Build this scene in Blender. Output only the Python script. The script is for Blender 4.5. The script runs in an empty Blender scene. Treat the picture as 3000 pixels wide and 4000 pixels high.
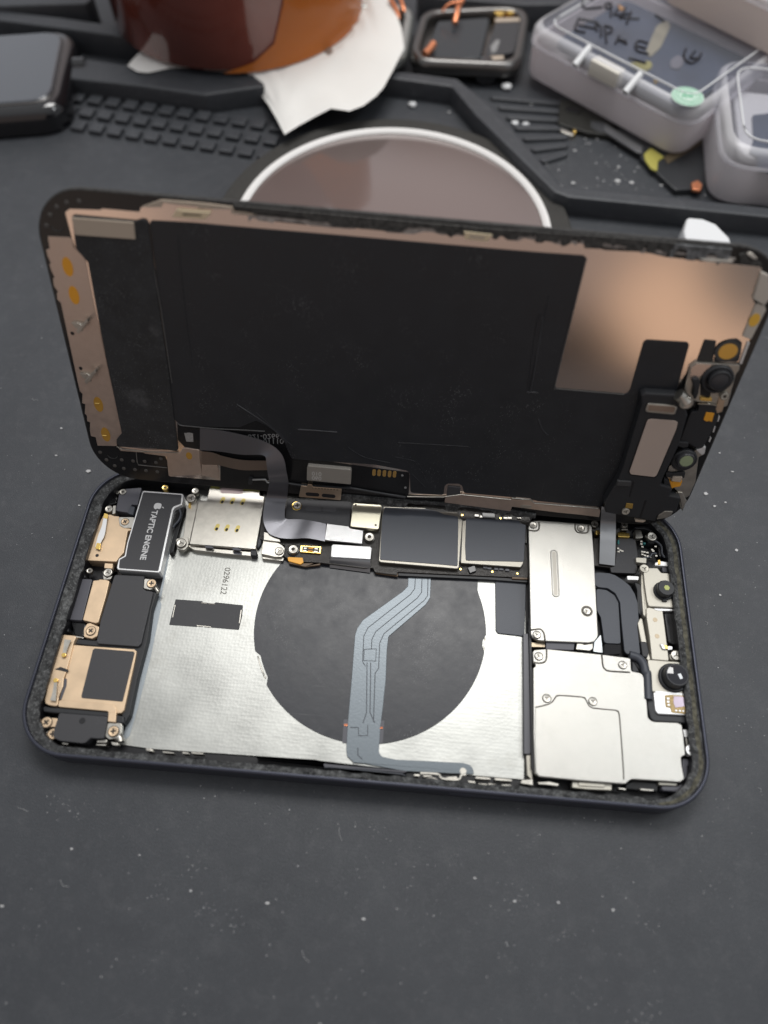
import bpy, bmesh, math, random
from mathutils import Vector, Matrix
from math import sin, cos, pi, radians, sqrt
random.seed(7)
S = 0.1                       # 1 unit = 1 cm, all lengths below are millimetres
scene = bpy.context.scene
COL = scene.collection

# ------------------------------------------------------------------ camera solved from the photograph
def rotv(v):
    v = Vector(v); th = v.length
    return Matrix.Rotation(th, 3, v.normalized())
PFIT = [1.045423, 2.632308, 0.110436, -0.017331, -2.818373, 27.847926, 172.823403, 1.211662, 0.025068, -0.017613, 1.704094, 43.271253, 39.748531]
FPX = math.exp(PFIT[0]) * 1000
RC = rotv(PFIT[1:4])
CAM = -(RC.transposed() @ Vector(PFIT[4:7]))
RL = rotv(PFIT[7:10]); CL = Vector(PFIT[10:13])

# measuring windows of the photograph: (x0, y0, scale)
REG = dict(A=(50,1850,.48222), B=(50,2350,.48222), C=(600,2150,.90416), D=(1900,2450,.60277), E=(2000,2000,.5425),
           F=(1000,1600,.66305), G=(200,1500,.60277), H=(2000,1400,.60277), I=(1900,850,.66305), J=(100,700,.72333),
           K=(600,1650,.48222), L=(1000,2800,.60277), M=(50,2600,.30139), N=(2400,2700,.30139), O=(2500,1700,.24111),
           P=(200,1500,.30139), Q=(100,700,.30139), R=(2600,900,.24111), T=(600,1200,1.08499),
           V=(0,0,.48222), W=(450,0,.72333), X=(1500,0,.42194), Y=(2000,0,.60277), Z=(1500,0,.90416), S=(0,0,1.))
def px(s):
    out = []; r = 'S'
    for t in s.split():
        if t.isalpha(): r = t; continue
        x, y = map(float, t.split(',')); a = REG[r]
        out.append((a[0] + x*a[2], a[1] + y*a[2]))
    return out
def ray(p):
    return RC.transposed() @ Vector(((p[0]-1500)/FPX, (p[1]-2000)/FPX, 1))
def on_bench(p, z):           # photograph point -> bench frame at height z (mm)
    d = ray(p); return CAM + d*((z-CAM.z)/d.z)
def on_lid(p, w):             # photograph point -> frame of the leaning display at height w above its back
    n = RL.col[2]; d = ray(p)
    X = CAM + d*(((CL + n*w - CAM).dot(n))/d.dot(n))
    return RL.transposed() @ (X - CL)
def loc(fr, p, h): return on_bench(p, h) if fr == 'b' else on_lid(p, h)
def pts(fr, s, h): return [loc(fr, p, h) for p in px(s)]
def xy(fr, s, h): return [(v.x, v.y) for v in pts(fr, s, h)]

# ------------------------------------------------------------------ materials
MATS = {}
def nodes(m):
    m.use_nodes = True
    return m.node_tree.nodes, m.node_tree.links, m.node_tree.nodes['Principled BSDF']
def mat(name, col, rough=.5, metal=0., bump=0., bscale=40., var=0., vscale=8., trans=0., coat=0., spec=.5, speck=0., sscale=60., aniso=False, ior=1.45, stretch=None, emit=None):
    if name in MATS: return MATS[name]
    m = bpy.data.materials.new(name); N, Lk, b = nodes(m)
    b.inputs['Base Color'].default_value = (*col, 1)
    b.inputs['Roughness'].default_value = rough
    b.inputs['Metallic'].default_value = metal
    b.inputs['IOR'].default_value = ior
    b.inputs['Specular IOR Level'].default_value = spec
    b.inputs['Transmission Weight'].default_value = trans
    b.inputs['Coat Weight'].default_value = coat
    tc = N.new('ShaderNodeTexCoord'); vec = tc.outputs['Object']
    if stretch:
        mp = N.new('ShaderNodeMapping'); mp.inputs['Scale'].default_value = stretch
        Lk.new(vec, mp.inputs['Vector']); vec = mp.outputs['Vector']
    cur = None
    if var:
        n = N.new('ShaderNodeTexNoise'); n.inputs['Scale'].default_value = vscale; n.inputs['Detail'].default_value = 6
        Lk.new(vec, n.inputs['Vector'])
        r = N.new('ShaderNodeValToRGB'); r.color_ramp.elements[0].position = .3; r.color_ramp.elements[1].position = .72
        r.color_ramp.elements[0].color = (*[max(0, c*(1-var)) for c in col], 1)
        r.color_ramp.elements[1].color = (*[min(1, c*(1+var)) for c in col], 1)
        Lk.new(n.outputs['Fac'], r.inputs['Fac']); cur = r.outputs['Color']
        rr_ = N.new('ShaderNodeMapRange'); rr_.inputs['To Min'].default_value = max(.02, rough-.1); rr_.inputs['To Max'].default_value = min(1, rough+.12)
        Lk.new(n.outputs['Fac'], rr_.inputs['Value']); Lk.new(rr_.outputs['Result'], b.inputs['Roughness'])
    if speck:      # fine pale dust lying on the surface
        v = N.new('ShaderNodeTexVoronoi'); v.inputs['Scale'].default_value = sscale
        Lk.new(tc.outputs['Object'], v.inputs['Vector'])
        n2 = N.new('ShaderNodeTexNoise'); n2.inputs['Scale'].default_value = 1.1; n2.inputs['Detail'].default_value = 3
        Lk.new(tc.outputs['Object'], n2.inputs['Vector'])
        th = N.new('ShaderNodeMapRange'); th.inputs['From Min'].default_value = .42; th.inputs['From Max'].default_value = .75
        th.inputs['To Min'].default_value = .02; th.inputs['To Max'].default_value = .19
        Lk.new(n2.outputs['Fac'], th.inputs['Value'])
        lt = N.new('ShaderNodeMath'); lt.operation = 'LESS_THAN'
        Lk.new(v.outputs['Distance'], lt.inputs[0]); Lk.new(th.outputs['Result'], lt.inputs[1])
        mu = N.new('ShaderNodeMath'); mu.operation = 'MULTIPLY'; mu.inputs[1].default_value = speck
        Lk.new(lt.outputs[0], mu.inputs[0])
        mx = N.new('ShaderNodeMix'); mx.data_type = 'RGBA'
        Lk.new(mu.outputs[0], mx.inputs['Factor'])
        if cur: Lk.new(cur, mx.inputs['A'])
        else: mx.inputs['A'].default_value = (*col, 1)
        mx.inputs['B'].default_value = (.45, .45, .46, 1); cur = mx.outputs['Result']
    if cur: Lk.new(cur, b.inputs['Base Color'])
    if bump:
        n = N.new('ShaderNodeTexNoise'); n.inputs['Scale'].default_value = bscale; n.inputs['Detail'].default_value = 4
        Lk.new(vec, n.inputs['Vector'])
        bp = N.new('ShaderNodeBump'); bp.inputs['Strength'].default_value = bump; bp.inputs['Distance'].default_value = .02
        Lk.new(n.outputs['Fac'], bp.inputs['Height']); Lk.new(bp.outputs['Normal'], b.inputs['Normal'])
    if emit:
        b.inputs['Emission Color'].default_value = (*emit[:3], 1); b.inputs['Emission Strength'].default_value = emit[3]
    MATS[name] = m; return m

steel   = mat('brushed_shield_steel', (.43,.422,.395), .36, 1, bump=.20, bscale=60, var=.05, vscale=2)
nickel  = mat('nickel_silver', (.50,.48,.435), .34, 1, bump=.06, bscale=40, var=.1, vscale=6)
cream   = mat('camera_plate_cream', (.52,.495,.43), .45, .6, bump=.05)
white_m = mat('pale_anodised', (.80,.80,.80), .35, .6)
gold    = mat('rose_gold_sheet', (.70,.53,.36), .46, .7, bump=.04, bscale=30, var=.08, vscale=3)
goldpl  = mat('gold_plating', (.95,.66,.20), .25, 1)
orange  = mat('orange_contact', (.80,.36,.03), .5, .1)
kapton  = mat('amber_flex', (.75,.35,.02), .35, .1)
rose    = mat('rose_tinted_silver', (.75,.635,.56), .13, 1, bump=.012, bscale=60)  # silver plate; warm reflections partly put into its rose colour
rosed   = mat('dull_rose_plate', (.60,.49,.42), .34, .9, bump=.03, bscale=50, var=.05)
tan     = mat('tan_foil', (.50,.42,.34), .6, .35, bump=.25, bscale=45)
blk     = mat('black_film', (.018,.020,.024), .36, 0, bump=.05, bscale=7, var=.08, vscale=2, speck=.6, sscale=26)
blkdust = mat('black_film_dusty', (.024,.025,.027), .58, 0, bump=.06, bscale=12, var=.25, vscale=3, speck=.8, sscale=32)
blk_gl  = mat('black_gloss', (.012,.012,.013), .18, 0)
blk_pl  = mat('black_plastic', (.021,.022,.025), .45, 0, bump=.05, bscale=25)
blk_lab = mat('black_label', (.046,.046,.050), .55, 0, bump=.06, bscale=60, speck=.5, sscale=34)
coilm   = mat('coil_black_film', (.027,.029,.036), .34, 0, bump=.12, bscale=5, var=.08, vscale=3, speck=.5, sscale=30)
greypl  = mat('grey_violet_plastic', (.085,.085,.10), .4, 0, bump=.04)
slate   = mat('slate_flex', (.16,.185,.205), .33, .35, bump=.10, bscale=22)
slated  = mat('dark_slate_flex', (.06,.066,.08), .42, .1, bump=.10, bscale=30)
ribm    = mat('flex_ribbon_film', (.15,.15,.165), .28, .65, bump=.05, bscale=8)
ribg    = mat('grey_ribbon_film', (.24,.245,.255), .34, .5, bump=.05, bscale=10)
board   = mat('circuit_board', (.030,.026,.023), .3, .1, bump=.6, bscale=35)
boarded = mat('circuit_board_edge', (.16,.11,.07), .5, .1)
adhes   = mat('rough_black_adhesive', (.030,.031,.032), .7, 0, bump=1.0, bscale=13, var=.6, vscale=5)
adhesy  = mat('yellowed_adhesive', (.085,.080,.058), .75, 0, bump=1.0, bscale=16, var=.7, vscale=9)
framem  = mat('midnight_aluminium', (.06,.064,.085), .36, .6, bump=.02)
cavity  = mat('cavity_floor', (.008,.008,.010), .45, 0, bump=.1, bscale=12)
copper  = mat('copper_wire', (.85,.33,.17), .35, .8)
green_l = mat('green_coated_lens', (.42,.50,.30), .18, .4, coat=1)
lensb   = mat('lens_glass', (.004,.004,.010), .04, 0, coat=1)
lens_gy = mat('lens_grey', (.05,.05,.055), .3, .2)
yglint  = mat('lens_yellow_glint', (.60,.65,.25), .15, .6)  # yellow glint painted as the glass colour
violet  = mat('sensor_violet', (.36,.30,.36), .25, .4)
bluef   = mat('pale_blue_residue', (.36,.40,.43), .5, .5, bump=.15, bscale=20)
txtw    = mat('white_print', (.62,.62,.62), .6)
txtg    = mat('grey_print', (.15,.14,.12), .7)
ink     = mat('marker_ink', (.02,.02,.025), .5)
white   = mat('white_plastic', (.75,.76,.77), .35, 0, bump=.02)
tissue  = mat('white_tissue', (.78,.77,.74), .9, 0, bump=.3, bscale=30)
def milk(name, col, tr=.5):
    m = bpy.data.materials.new(name); N, Lk, b = nodes(m)
    b.inputs['Base Color'].default_value = (*col, 1); b.inputs['Roughness'].default_value = .35
    t = N.new('ShaderNodeBsdfTranslucent'); t.inputs['Color'].default_value = (*col, 1)
    mx = N.new('ShaderNodeMixShader'); mx.inputs[0].default_value = tr
    Lk.new(b.outputs[0], mx.inputs[1]); Lk.new(t.outputs[0], mx.inputs[2]); Lk.new(mx.outputs[0], N['Material Output'].inputs['Surface'])
    return m
milky   = milk('milky_plastic', (.93,.895,.90))
rubber  = None
discrim = mat('dark_felt_rim', (.040,.038,.035), .8, 0, bump=.6, bscale=40, var=.3, vscale=20)
discw   = mat('pearl_white_ring', (.86,.84,.82), .35)
disct   = mat('pinkish_gloss_top', (.21,.165,.155), .12, .3, coat=1)
watchb  = mat('black_polished_case', (.012,.012,.014), .10, .3, coat=1)
glassd  = mat('dark_cover_glass', (.05,.055,.065), .06, .1, coat=1)
silverc = mat('grey_watch_case', (.17,.165,.16), .28, .9)
darkgl  = mat('dark_battery_wrap', (.035,.042,.048), .25, 0, bump=.1, bscale=8)
greens  = mat('green_print', (.06,.42,.22), .6)
olive   = mat('yellow_tape_scrap', (.40,.36,.08), .5)
insert  = mat('blue_black_insert', (.055,.072,.11), .35, 0, var=.15, vscale=.8)
dustm   = mat('pale_dust', (.50,.50,.50), .8)

def clear_mat(name, col, rough, mix):
    m = bpy.data.materials.new(name); N, Lk, b = nodes(m)
    b.inputs['Base Color'].default_value = (*col, 1); b.inputs['Roughness'].default_value = rough
    t = N.new('ShaderNodeBsdfTransparent'); t.inputs['Color'].default_value = (.93,.93,.95,1)
    mx = N.new('ShaderNodeMixShader'); mx.inputs[0].default_value = mix
    Lk.new(t.outputs[0], mx.inputs[1]); Lk.new(b.outputs[0], mx.inputs[2])
    Lk.new(mx.outputs[0], N['Material Output'].inputs['Surface'])
    return m
clearp = clear_mat('clear_lid_plastic', (.45,.47,.52), .06, .10)
frost  = clear_mat('frosted_lid_plastic', (.88,.875,.90), .25, .46)
amber_clear = clear_mat('amber_film_thin', (.75,.24,.04), .12, .75)
amber = mat('amber_film_wound', (.17,.042,.028), .18, 0, coat=1, var=.35, vscale=.25)

def wear(m, col, amount, layers, seed=0.):
    # scuffs, hairline scratches and smears mixed over the base colour
    N, Lk = m.node_tree.nodes, m.node_tree.links; b = N['Principled BSDF']; tc = N.new('ShaderNodeTexCoord')
    inp = b.inputs['Base Color']; src = inp.links[0].from_socket if inp.links else None
    for sc, rot, nscale, lo, hi, a in layers:
        q = N.new('ShaderNodeMapping'); q.inputs['Scale'].default_value = sc; q.inputs['Rotation'].default_value = (0, 0, rot); q.inputs['Location'].default_value = (seed, seed*.7, 0)
        n = N.new('ShaderNodeTexNoise'); n.inputs['Scale'].default_value = nscale; n.inputs['Detail'].default_value = 7; n.inputs['Roughness'].default_value = .65
        Lk.new(tc.outputs['Object'], q.inputs['Vector']); Lk.new(q.outputs[0], n.inputs['Vector'])
        r = N.new('ShaderNodeMapRange'); r.inputs['From Min'].default_value = lo; r.inputs['From Max'].default_value = hi; r.inputs['To Max'].default_value = a*amount
        Lk.new(n.outputs['Fac'], r.inputs['Value'])
        x = N.new('ShaderNodeMix'); x.data_type = 'RGBA'; Lk.new(r.outputs['Result'], x.inputs['Factor'])
        if src: Lk.new(src, x.inputs['A'])
        else: x.inputs['A'].default_value = inp.default_value
        x.inputs['B'].default_value = (*col, 1); src = x.outputs['Result']
    Lk.new(src, inp)
HAIR = [((.25,9,1), .35, 2.2, .66, .74, .5), ((9,.25,1), .25, 2.0, .67, .75, .5), ((6,.3,1), -.8, 1.7, .68, .75, .5)]
SMEAR = [((1,1,1), 0, 1.1, .58, .80, .5), ((1,1,1), .4, 7, .62, .80, .35)]
wear(coilm, (.15,.15,.155), .8, HAIR+SMEAR[1:], 1.3)
wear(blk, (.09,.09,.09), .6, HAIR, 2.1)
wear(blkdust, (.17,.17,.175), 1., SMEAR+[((1,1,1), 0, 26, .60, .70, .6)], 3.7)
wear(blk_lab, (.12,.12,.125), .5, HAIR, 4.4)
wear(steel, (.31,.30,.27), .7, HAIR+SMEAR, 5.2)
wear(gold, (.42,.33,.24), .6, SMEAR, 6.3)
wear(nickel, (.36,.33,.28), .7, SMEAR, 7.7)
wear(cream, (.36,.32,.24), .7, SMEAR, 8.8)
wear(slated, (.12,.125,.135), .6, HAIR, 9.5)
wear(adhes, (.20,.205,.205), 1., [((1,1,1), 0, 6, .50, .70, .6), ((1,1,1), 1, 20, .54, .70, .8)], 2.2)
wear(adhesy, (.20,.195,.16), 1., [((1,1,1), 1, 22, .58, .75, .6)], 2.2)
# silver back plate: fine woven dimples and long soft smears
def plate_mat():
    m = mat('dimpled_back_plate', (.43,.435,.415), .40, 1, var=.22, vscale=.7, stretch=(1,1,1))
    N, Lk, b = nodes(m); tc = N.new('ShaderNodeTexCoord')
    mp = N.new('ShaderNodeMapping'); mp.inputs['Scale'].default_value = (13,13,13); mp.inputs['Rotation'].default_value = (0,0,.02)
    Lk.new(tc.outputs['Object'], mp.inputs['Vector'])
    v = N.new('ShaderNodeTexVoronoi'); v.inputs['Scale'].default_value = 1; v.inputs['Randomness'].default_value = .45
    Lk.new(mp.outputs[0], v.inputs['Vector'])
    n = N.new('ShaderNodeTexNoise'); n.inputs['Scale'].default_value = 5; n.inputs['Detail'].default_value = 2
    mp2 = N.new('ShaderNodeMapping'); mp2.inputs['Scale'].default_value = (.7,2.5,1); Lk.new(tc.outputs['Object'], mp2.inputs['Vector'])
    Lk.new(mp2.outputs[0], n.inputs['Vector'])
    a = N.new('ShaderNodeMath'); a.operation = 'ADD'; Lk.new(v.outputs['Distance'], a.inputs[0]); Lk.new(n.outputs['Fac'], a.inputs[1])
    bp = N.new('ShaderNodeBump'); bp.inputs['Strength'].default_value = .07; bp.inputs['Distance'].default_value = .02
    Lk.new(a.outputs[0], bp.inputs['Height']); Lk.new(bp.outputs[0], b.inputs['Normal'])
    return m
plate = plate_mat()
wear(plate, (.29,.28,.25), 1.1, HAIR+SMEAR, 6.1)

def rubber_mat():
    m = bpy.data.materials.new('dark_grey_mat_rubber'); N, Lk, b = nodes(m)
    tc = N.new('ShaderNodeTexCoord'); o = tc.outputs['Object']
    def noise(sc, det, rough=.6, mp=None):
        n = N.new('ShaderNodeTexNoise'); n.inputs['Scale'].default_value = sc; n.inputs['Detail'].default_value = det; n.inputs['Roughness'].default_value = rough
        if mp:
            q = N.new('ShaderNodeMapping'); q.inputs['Scale'].default_value = mp[0]; q.inputs['Rotation'].default_value = (0,0,mp[1]); Lk.new(o, q.inputs['Vector']); Lk.new(q.outputs[0], n.inputs['Vector'])
        else: Lk.new(o, n.inputs['Vector'])
        return n.outputs['Fac']
    def ramp(f, p0, c0, p1, c1):
        r = N.new('ShaderNodeValToRGB'); e = r.color_ramp.elements
        e[0].position, e[1].position = p0, p1; e[0].color = (*c0, 1); e[1].color = (*c1, 1); Lk.new(f, r.inputs['Fac']); return r.outputs['Color']
    def mix(fac, a, c):
        x = N.new('ShaderNodeMix'); x.data_type = 'RGBA'; Lk.new(fac, x.inputs['Factor']); Lk.new(a, x.inputs['A']); x.inputs['B'].default_value = (*c, 1); return x.outputs['Result']
    base = ramp(noise(.35, 12, .75), .3, (.028,.031,.037), .75, (.045,.049,.056))
    smudge = ramp(noise(2.2, 12, .78), .50, (0,0,0), .85, (.26,.26,.26))
    c = mix(smudge, base, (.16,.16,.165))
    for sc, rot in ((( .35,9,1), .5), ((8,.3,1), .9)):
        s = ramp(noise(1.6, 5, .7, (sc, rot)), .68, (0,0,0), .74, (.36,.36,.36)); c = mix(s, c, (.15,.15,.16))
    for vs, th, a in ((3.4, .028, .5), (9, .055, .5), (22, .10, .45), (45, .13, .40), (80, .14, .30)):
        v = N.new('ShaderNodeTexVoronoi'); v.inputs['Scale'].default_value = vs; Lk.new(o, v.inputs['Vector'])
        # only some cells carry a fleck
        lt = N.new('ShaderNodeMath'); lt.operation = 'LESS_THAN'; lt.inputs[1].default_value = th; Lk.new(v.outputs['Distance'], lt.inputs[0])
        sp = N.new('ShaderNodeSeparateColor'); Lk.new(v.outputs['Color'], sp.inputs[0])
        gt = N.new('ShaderNodeMath'); gt.operation = 'GREATER_THAN'; gt.inputs[1].default_value = .6; Lk.new(sp.outputs[0], gt.inputs[0])
        mu = N.new('ShaderNodeMath'); mu.operation = 'MULTIPLY'; Lk.new(lt.outputs[0], mu.inputs[0]); Lk.new(gt.outputs[0], mu.inputs[1])
        m2 = N.new('ShaderNodeMath'); m2.operation = 'MULTIPLY'; m2.inputs[1].default_value = a; Lk.new(mu.outputs[0], m2.inputs[0])
        c = mix(m2.outputs[0], c, (.32,.32,.32))
    g = N.new('ShaderNodeMapRange'); g.inputs['From Min'].default_value = .3; g.inputs['From Max'].default_value = .7; g.inputs['To Min'].default_value = .62; g.inputs['To Max'].default_value = 1.45
    Lk.new(noise(48, 4, .7), g.inputs['Value'])
    vm = N.new('ShaderNodeVectorMath'); vm.operation = 'SCALE'; Lk.new(c, vm.inputs[0]); Lk.new(g.outputs['Result'], vm.inputs['Scale']); c = vm.outputs[0]
    Lk.new(c, b.inputs['Base Color'])
    b.inputs['Roughness'].default_value = .50
    bp = N.new('ShaderNodeBump'); bp.inputs['Strength'].default_value = .35; bp.inputs['Distance'].default_value = .02
    Lk.new(noise(28, 6), bp.inputs['Height']); Lk.new(bp.outputs[0], b.inputs['Normal'])
    return m
rubber = rubber_mat()

# ------------------------------------------------------------------ mesh helpers (mm in, cm out)
USED = {}
def link(name, me, parent=None):
    o = bpy.data.objects.new(name, me); COL.objects.link(o)
    if parent: o.parent = parent
    return o
def finish(name, bm, m, parent=None, smooth=35):
    bmesh.ops.recalc_face_normals(bm, faces=bm.faces[:])
    for v in bm.verts: v.co *= S
    me = bpy.data.meshes.new(name); bm.to_mesh(me); bm.free()
    for x in (m if isinstance(m, (list, tuple)) else [m]): me.materials.append(x)
    if smooth:
        me.set_sharp_from_angle(angle=radians(smooth)); me.polygons.foreach_set('use_smooth', [len(p.vertices) < 7 for p in me.polygons])
    return link(name, me, parent)
def area2(p): return sum(p[i][0]*p[(i+1) % len(p)][1]-p[(i+1) % len(p)][0]*p[i][1] for i in range(len(p)))
def ccw(p): return list(p) if area2(p) > 0 else list(reversed(p))
def fillet(p, r, n=4):
    if r <= 0: return list(p)
    out = []; k = len(p)
    for i in range(k):
        a, b, c = Vector(p[i-1]), Vector(p[i]), Vector(p[(i+1) % k])
        u, v = a-b, c-b; lu, lv = u.length, v.length
        if lu < 1e-6 or lv < 1e-6: continue
        u /= lu; v /= lv; ang = u.angle(v, pi)
        if ang > radians(165): out.append(tuple(b)); continue
        d = min(r/math.tan(ang/2), lu*.45, lv*.45); p0, p1 = b+u*d, b+v*d
        for t in range(n+1):
            t /= n; out.append(tuple((1-t)**2*p0 + 2*t*(1-t)*b + t*t*p1))
    return out
def offset(p, d):             # inwards for d > 0 on a ccw polygon
    out = []; k = len(p)
    for i in range(k):
        a, b, c = Vector(p[i-1]), Vector(p[i]), Vector(p[(i+1) % k])
        e1, e2 = (b-a), (c-b)
        if e1.length < 1e-7: e1 = e2
        if e2.length < 1e-7: e2 = e1
        e1.normalize(); e2.normalize()
        n1, n2 = Vector((-e1.y, e1.x)), Vector((-e2.y, e2.x)); n = n1+n2
        if n.length < 1e-4: n = n1
        n.normalize(); q = max(.5, n.dot(n1))
        out.append(tuple(b + n*(d/q)))
    return out
def add_prism(bm, poly, z0, z1, bev=.08, segs=2, mi=0):
    poly = ccw(poly); per = sum((Vector(poly[i])-Vector(poly[i-1])).length for i in range(len(poly)))
    bev = min(bev, (z1-z0)*.8, .22*abs(area2(poly))/per)
    rings = [(poly, z0)]
    if bev > 0:
        for s in range(segs+1):
            a = s/segs*pi/2; rings.append((offset(poly, bev*(1-cos(a))), z1-bev+bev*sin(a)))
    else: rings.append((poly, z1))
    vs = [[bm.verts.new((x, y, z)) for x, y in q] for q, z in rings]; k = len(poly)
    fs = []
    for a, b in zip(vs, vs[1:]):
        for i in range(k): fs.append(bm.faces.new((a[i], a[(i+1) % k], b[(i+1) % k], b[i])))
    fs.append(bm.faces.new(vs[-1])); fs.append(bm.faces.new(list(reversed(vs[0]))))
    for f in fs: f.material_index = mi
def prism(name, poly, z0, z1, m, parent=None, bev=.08, r=.25):
    bm = bmesh.new(); add_prism(bm, fillet(ccw(poly), r), z0, z1, min(bev, r*.7) if r > 0 else bev); return finish(name, bm, m, parent)
def part(name, fr, s, z1, z0, m, parent, r=.25, bev=.08):
    return prism(name, xy(fr, s, z1), z0, z1, m, parent, bev, r)
def ngon(c, r, n=32, ry=None, a0=0, rot=0):
    ry = ry or r
    return [(c[0]+r*cos(2*pi*i/n+a0)*cos(rot)-ry*sin(2*pi*i/n+a0)*sin(rot), c[1]+r*cos(2*pi*i/n+a0)*sin(rot)+ry*sin(2*pi*i/n+a0)*cos(rot)) for i in range(n)]
def capsule(a, b, r, n=8):
    a, b = Vector(a), Vector(b); d = (b-a); t = math.atan2(d.y, d.x)
    return [(b.x+r*cos(t-pi/2+pi*i/n), b.y+r*sin(t-pi/2+pi*i/n)) for i in range(n+1)] + [(a.x+r*cos(t+pi/2+pi*i/n), a.y+r*sin(t+pi/2+pi*i/n)) for i in range(n+1)]
def add_lathe(bm, c, prof, n=32, mi=0, cap=True):     # prof: (r, z) from bottom to top
    rows = []
    for r, z in prof:
        rows.append([bm.verts.new((c[0]+r*cos(2*pi*i/n), c[1]+r*sin(2*pi*i/n), z)) for i in range(n)] if r > 1e-6 else [bm.verts.new((c[0], c[1], z))])
    for a, b in zip(rows, rows[1:]):
        for i in range(n):
            j = (i+1) % n
            f = [a[i % len(a)], a[j % len(a)], b[j % len(b)], b[i % len(b)]]
            f = list(dict.fromkeys(f))
            if len(f) > 2: bm.faces.new(f).material_index = mi
    if len(rows[0]) > 1: bm.faces.new(list(reversed(rows[0]))).material_index = mi
    if len(rows[-1]) > 1 and cap: bm.faces.new(rows[-1]).material_index = mi
def lathe(name, c, prof, m, parent=None, n=36, cap=True):
    bm = bmesh.new(); add_lathe(bm, c, prof, n, 0, cap); return finish(name, bm, m, parent)
def add_tube(bm, P, r, n=6, mi=0):
    P = [Vector(p) for p in P]; rows = []
    for i, p in enumerate(P):
        t = (P[min(i+1, len(P)-1)]-P[max(i-1, 0)])
        if t.length < 1e-9: t = Vector((1,0,0))
        t.normalize(); u = t.orthogonal() if abs(t.z) > .9 else t.cross(Vector((0,0,1))); u.normalize(); v = t.cross(u)
        rows.append([bm.verts.new(p + u*(r*cos(2*pi*k/n)) + v*(r*sin(2*pi*k/n))) for k in range(n)])
    for a, b in zip(rows, rows[1:]):
        for k in range(n): bm.faces.new((a[k], a[(k+1) % n], b[(k+1) % n], b[k])).material_index = mi
    bm.faces.new(rows[0]); bm.faces.new(list(reversed(rows[-1])))
def smooth_line(P, k=6, closed=False):
    P = [Vector(p) for p in P]; out = []
    n = len(P)
    for i in range(n-1):
        a, b, c, d = P[max(i-1, 0)], P[i], P[i+1], P[min(i+2, n-1)]
        for t in range(k):
            t /= k
            out.append(.5*((2*b)+(c-a)*t+(2*a-5*b+4*c-d)*t*t+(3*b-a-3*c+d)*t**3))
    out.append(P[-1]); return out
def tube(name, P, r, m, parent=None, k=5, n=6):
    bm = bmesh.new(); add_tube(bm, smooth_line(P, k) if k > 1 else P, r, n); return finish(name, bm, m, parent, 60)
def ribbon(name, left, right, th, m, parent=None, k=6):
    Lp, Rp = smooth_line(left, k), smooth_line(right, k)
    bm = bmesh.new(); rows = []
    cross = 5
    for i in range(len(Lp)):
        a, b = Lp[i], Rp[i]; t = Lp[min(i+1, len(Lp)-1)]+Rp[min(i+1, len(Rp)-1)]-Lp[max(i-1, 0)]-Rp[max(i-1, 0)]
        nrm = (b-a).cross(t); nrm.normalize()
        if nrm.dot(Vector((0,-.3,1))) < 0: nrm = -nrm
        top = [a+(b-a)*(q/cross) for q in range(cross+1)]
        rows.append([bm.verts.new(p) for p in top] + [bm.verts.new(p-nrm*th) for p in reversed(top)])
    w = len(rows[0])
    for a, b in zip(rows, rows[1:]):
        for q in range(w): bm.faces.new((a[q], a[(q+1) % w], b[(q+1) % w], b[q]))
    bm.faces.new(rows[0]); bm.faces.new(list(reversed(rows[-1])))
    return finish(name, bm, m, parent, 50)
def text(name, body, origin, right, up, size, m, parent=None, ext=.02, bold=0.):
    cu = bpy.data.curves.new(name, 'FONT'); cu.body = body; cu.size = 1; cu.extrude = ext/size; cu.offset = bold
    t = bpy.data.objects.new(name, cu); COL.objects.link(t)
    dg = bpy.context.evaluated_depsgraph_get(); me = bpy.data.meshes.new_from_object(t.evaluated_get(dg))
    bpy.data.objects.remove(t)
    right, up = Vector(right).normalized(), Vector(up).normalized(); nz = right.cross(up).normalized(); 
    M = Matrix((right, up, nz)).transposed().to_4x4()
    for v in me.vertices: v.co = (M.to_3x3() @ (v.co*size) + Vector(origin))*S
    me.materials.clear(); me.materials.append(m)
    return link(name, me, parent)
def empty(name, label, cat, at=(0,0,0), group=None):
    o = bpy.data.objects.new(name, None); COL.objects.link(o); o.location = Vector(at)*S
    o.empty_display_size = .3
    tag(o, label, cat, group); return o
def tag(o, label, cat, group=None, kind=None):
    if label: o['label'] = label
    if cat: o['category'] = cat
    if group: o['group'] = group
    if kind: o['kind'] = kind
    return o
def note(o, label): o['label'] = label; return o

def rr(Lx, Wy, r, m=14):
    P = []
    for cx, cy, a0 in ((Lx/2-r, Wy/2-r, 0), (-Lx/2+r, Wy/2-r, 90), (-Lx/2+r, -Wy/2+r, 180), (Lx/2-r, -Wy/2+r, 270)):
        for i in range(m+1):
            a = radians(a0+90*i/m); P.append((cx+r*cos(a), cy+r*sin(a)))
    return P
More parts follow.
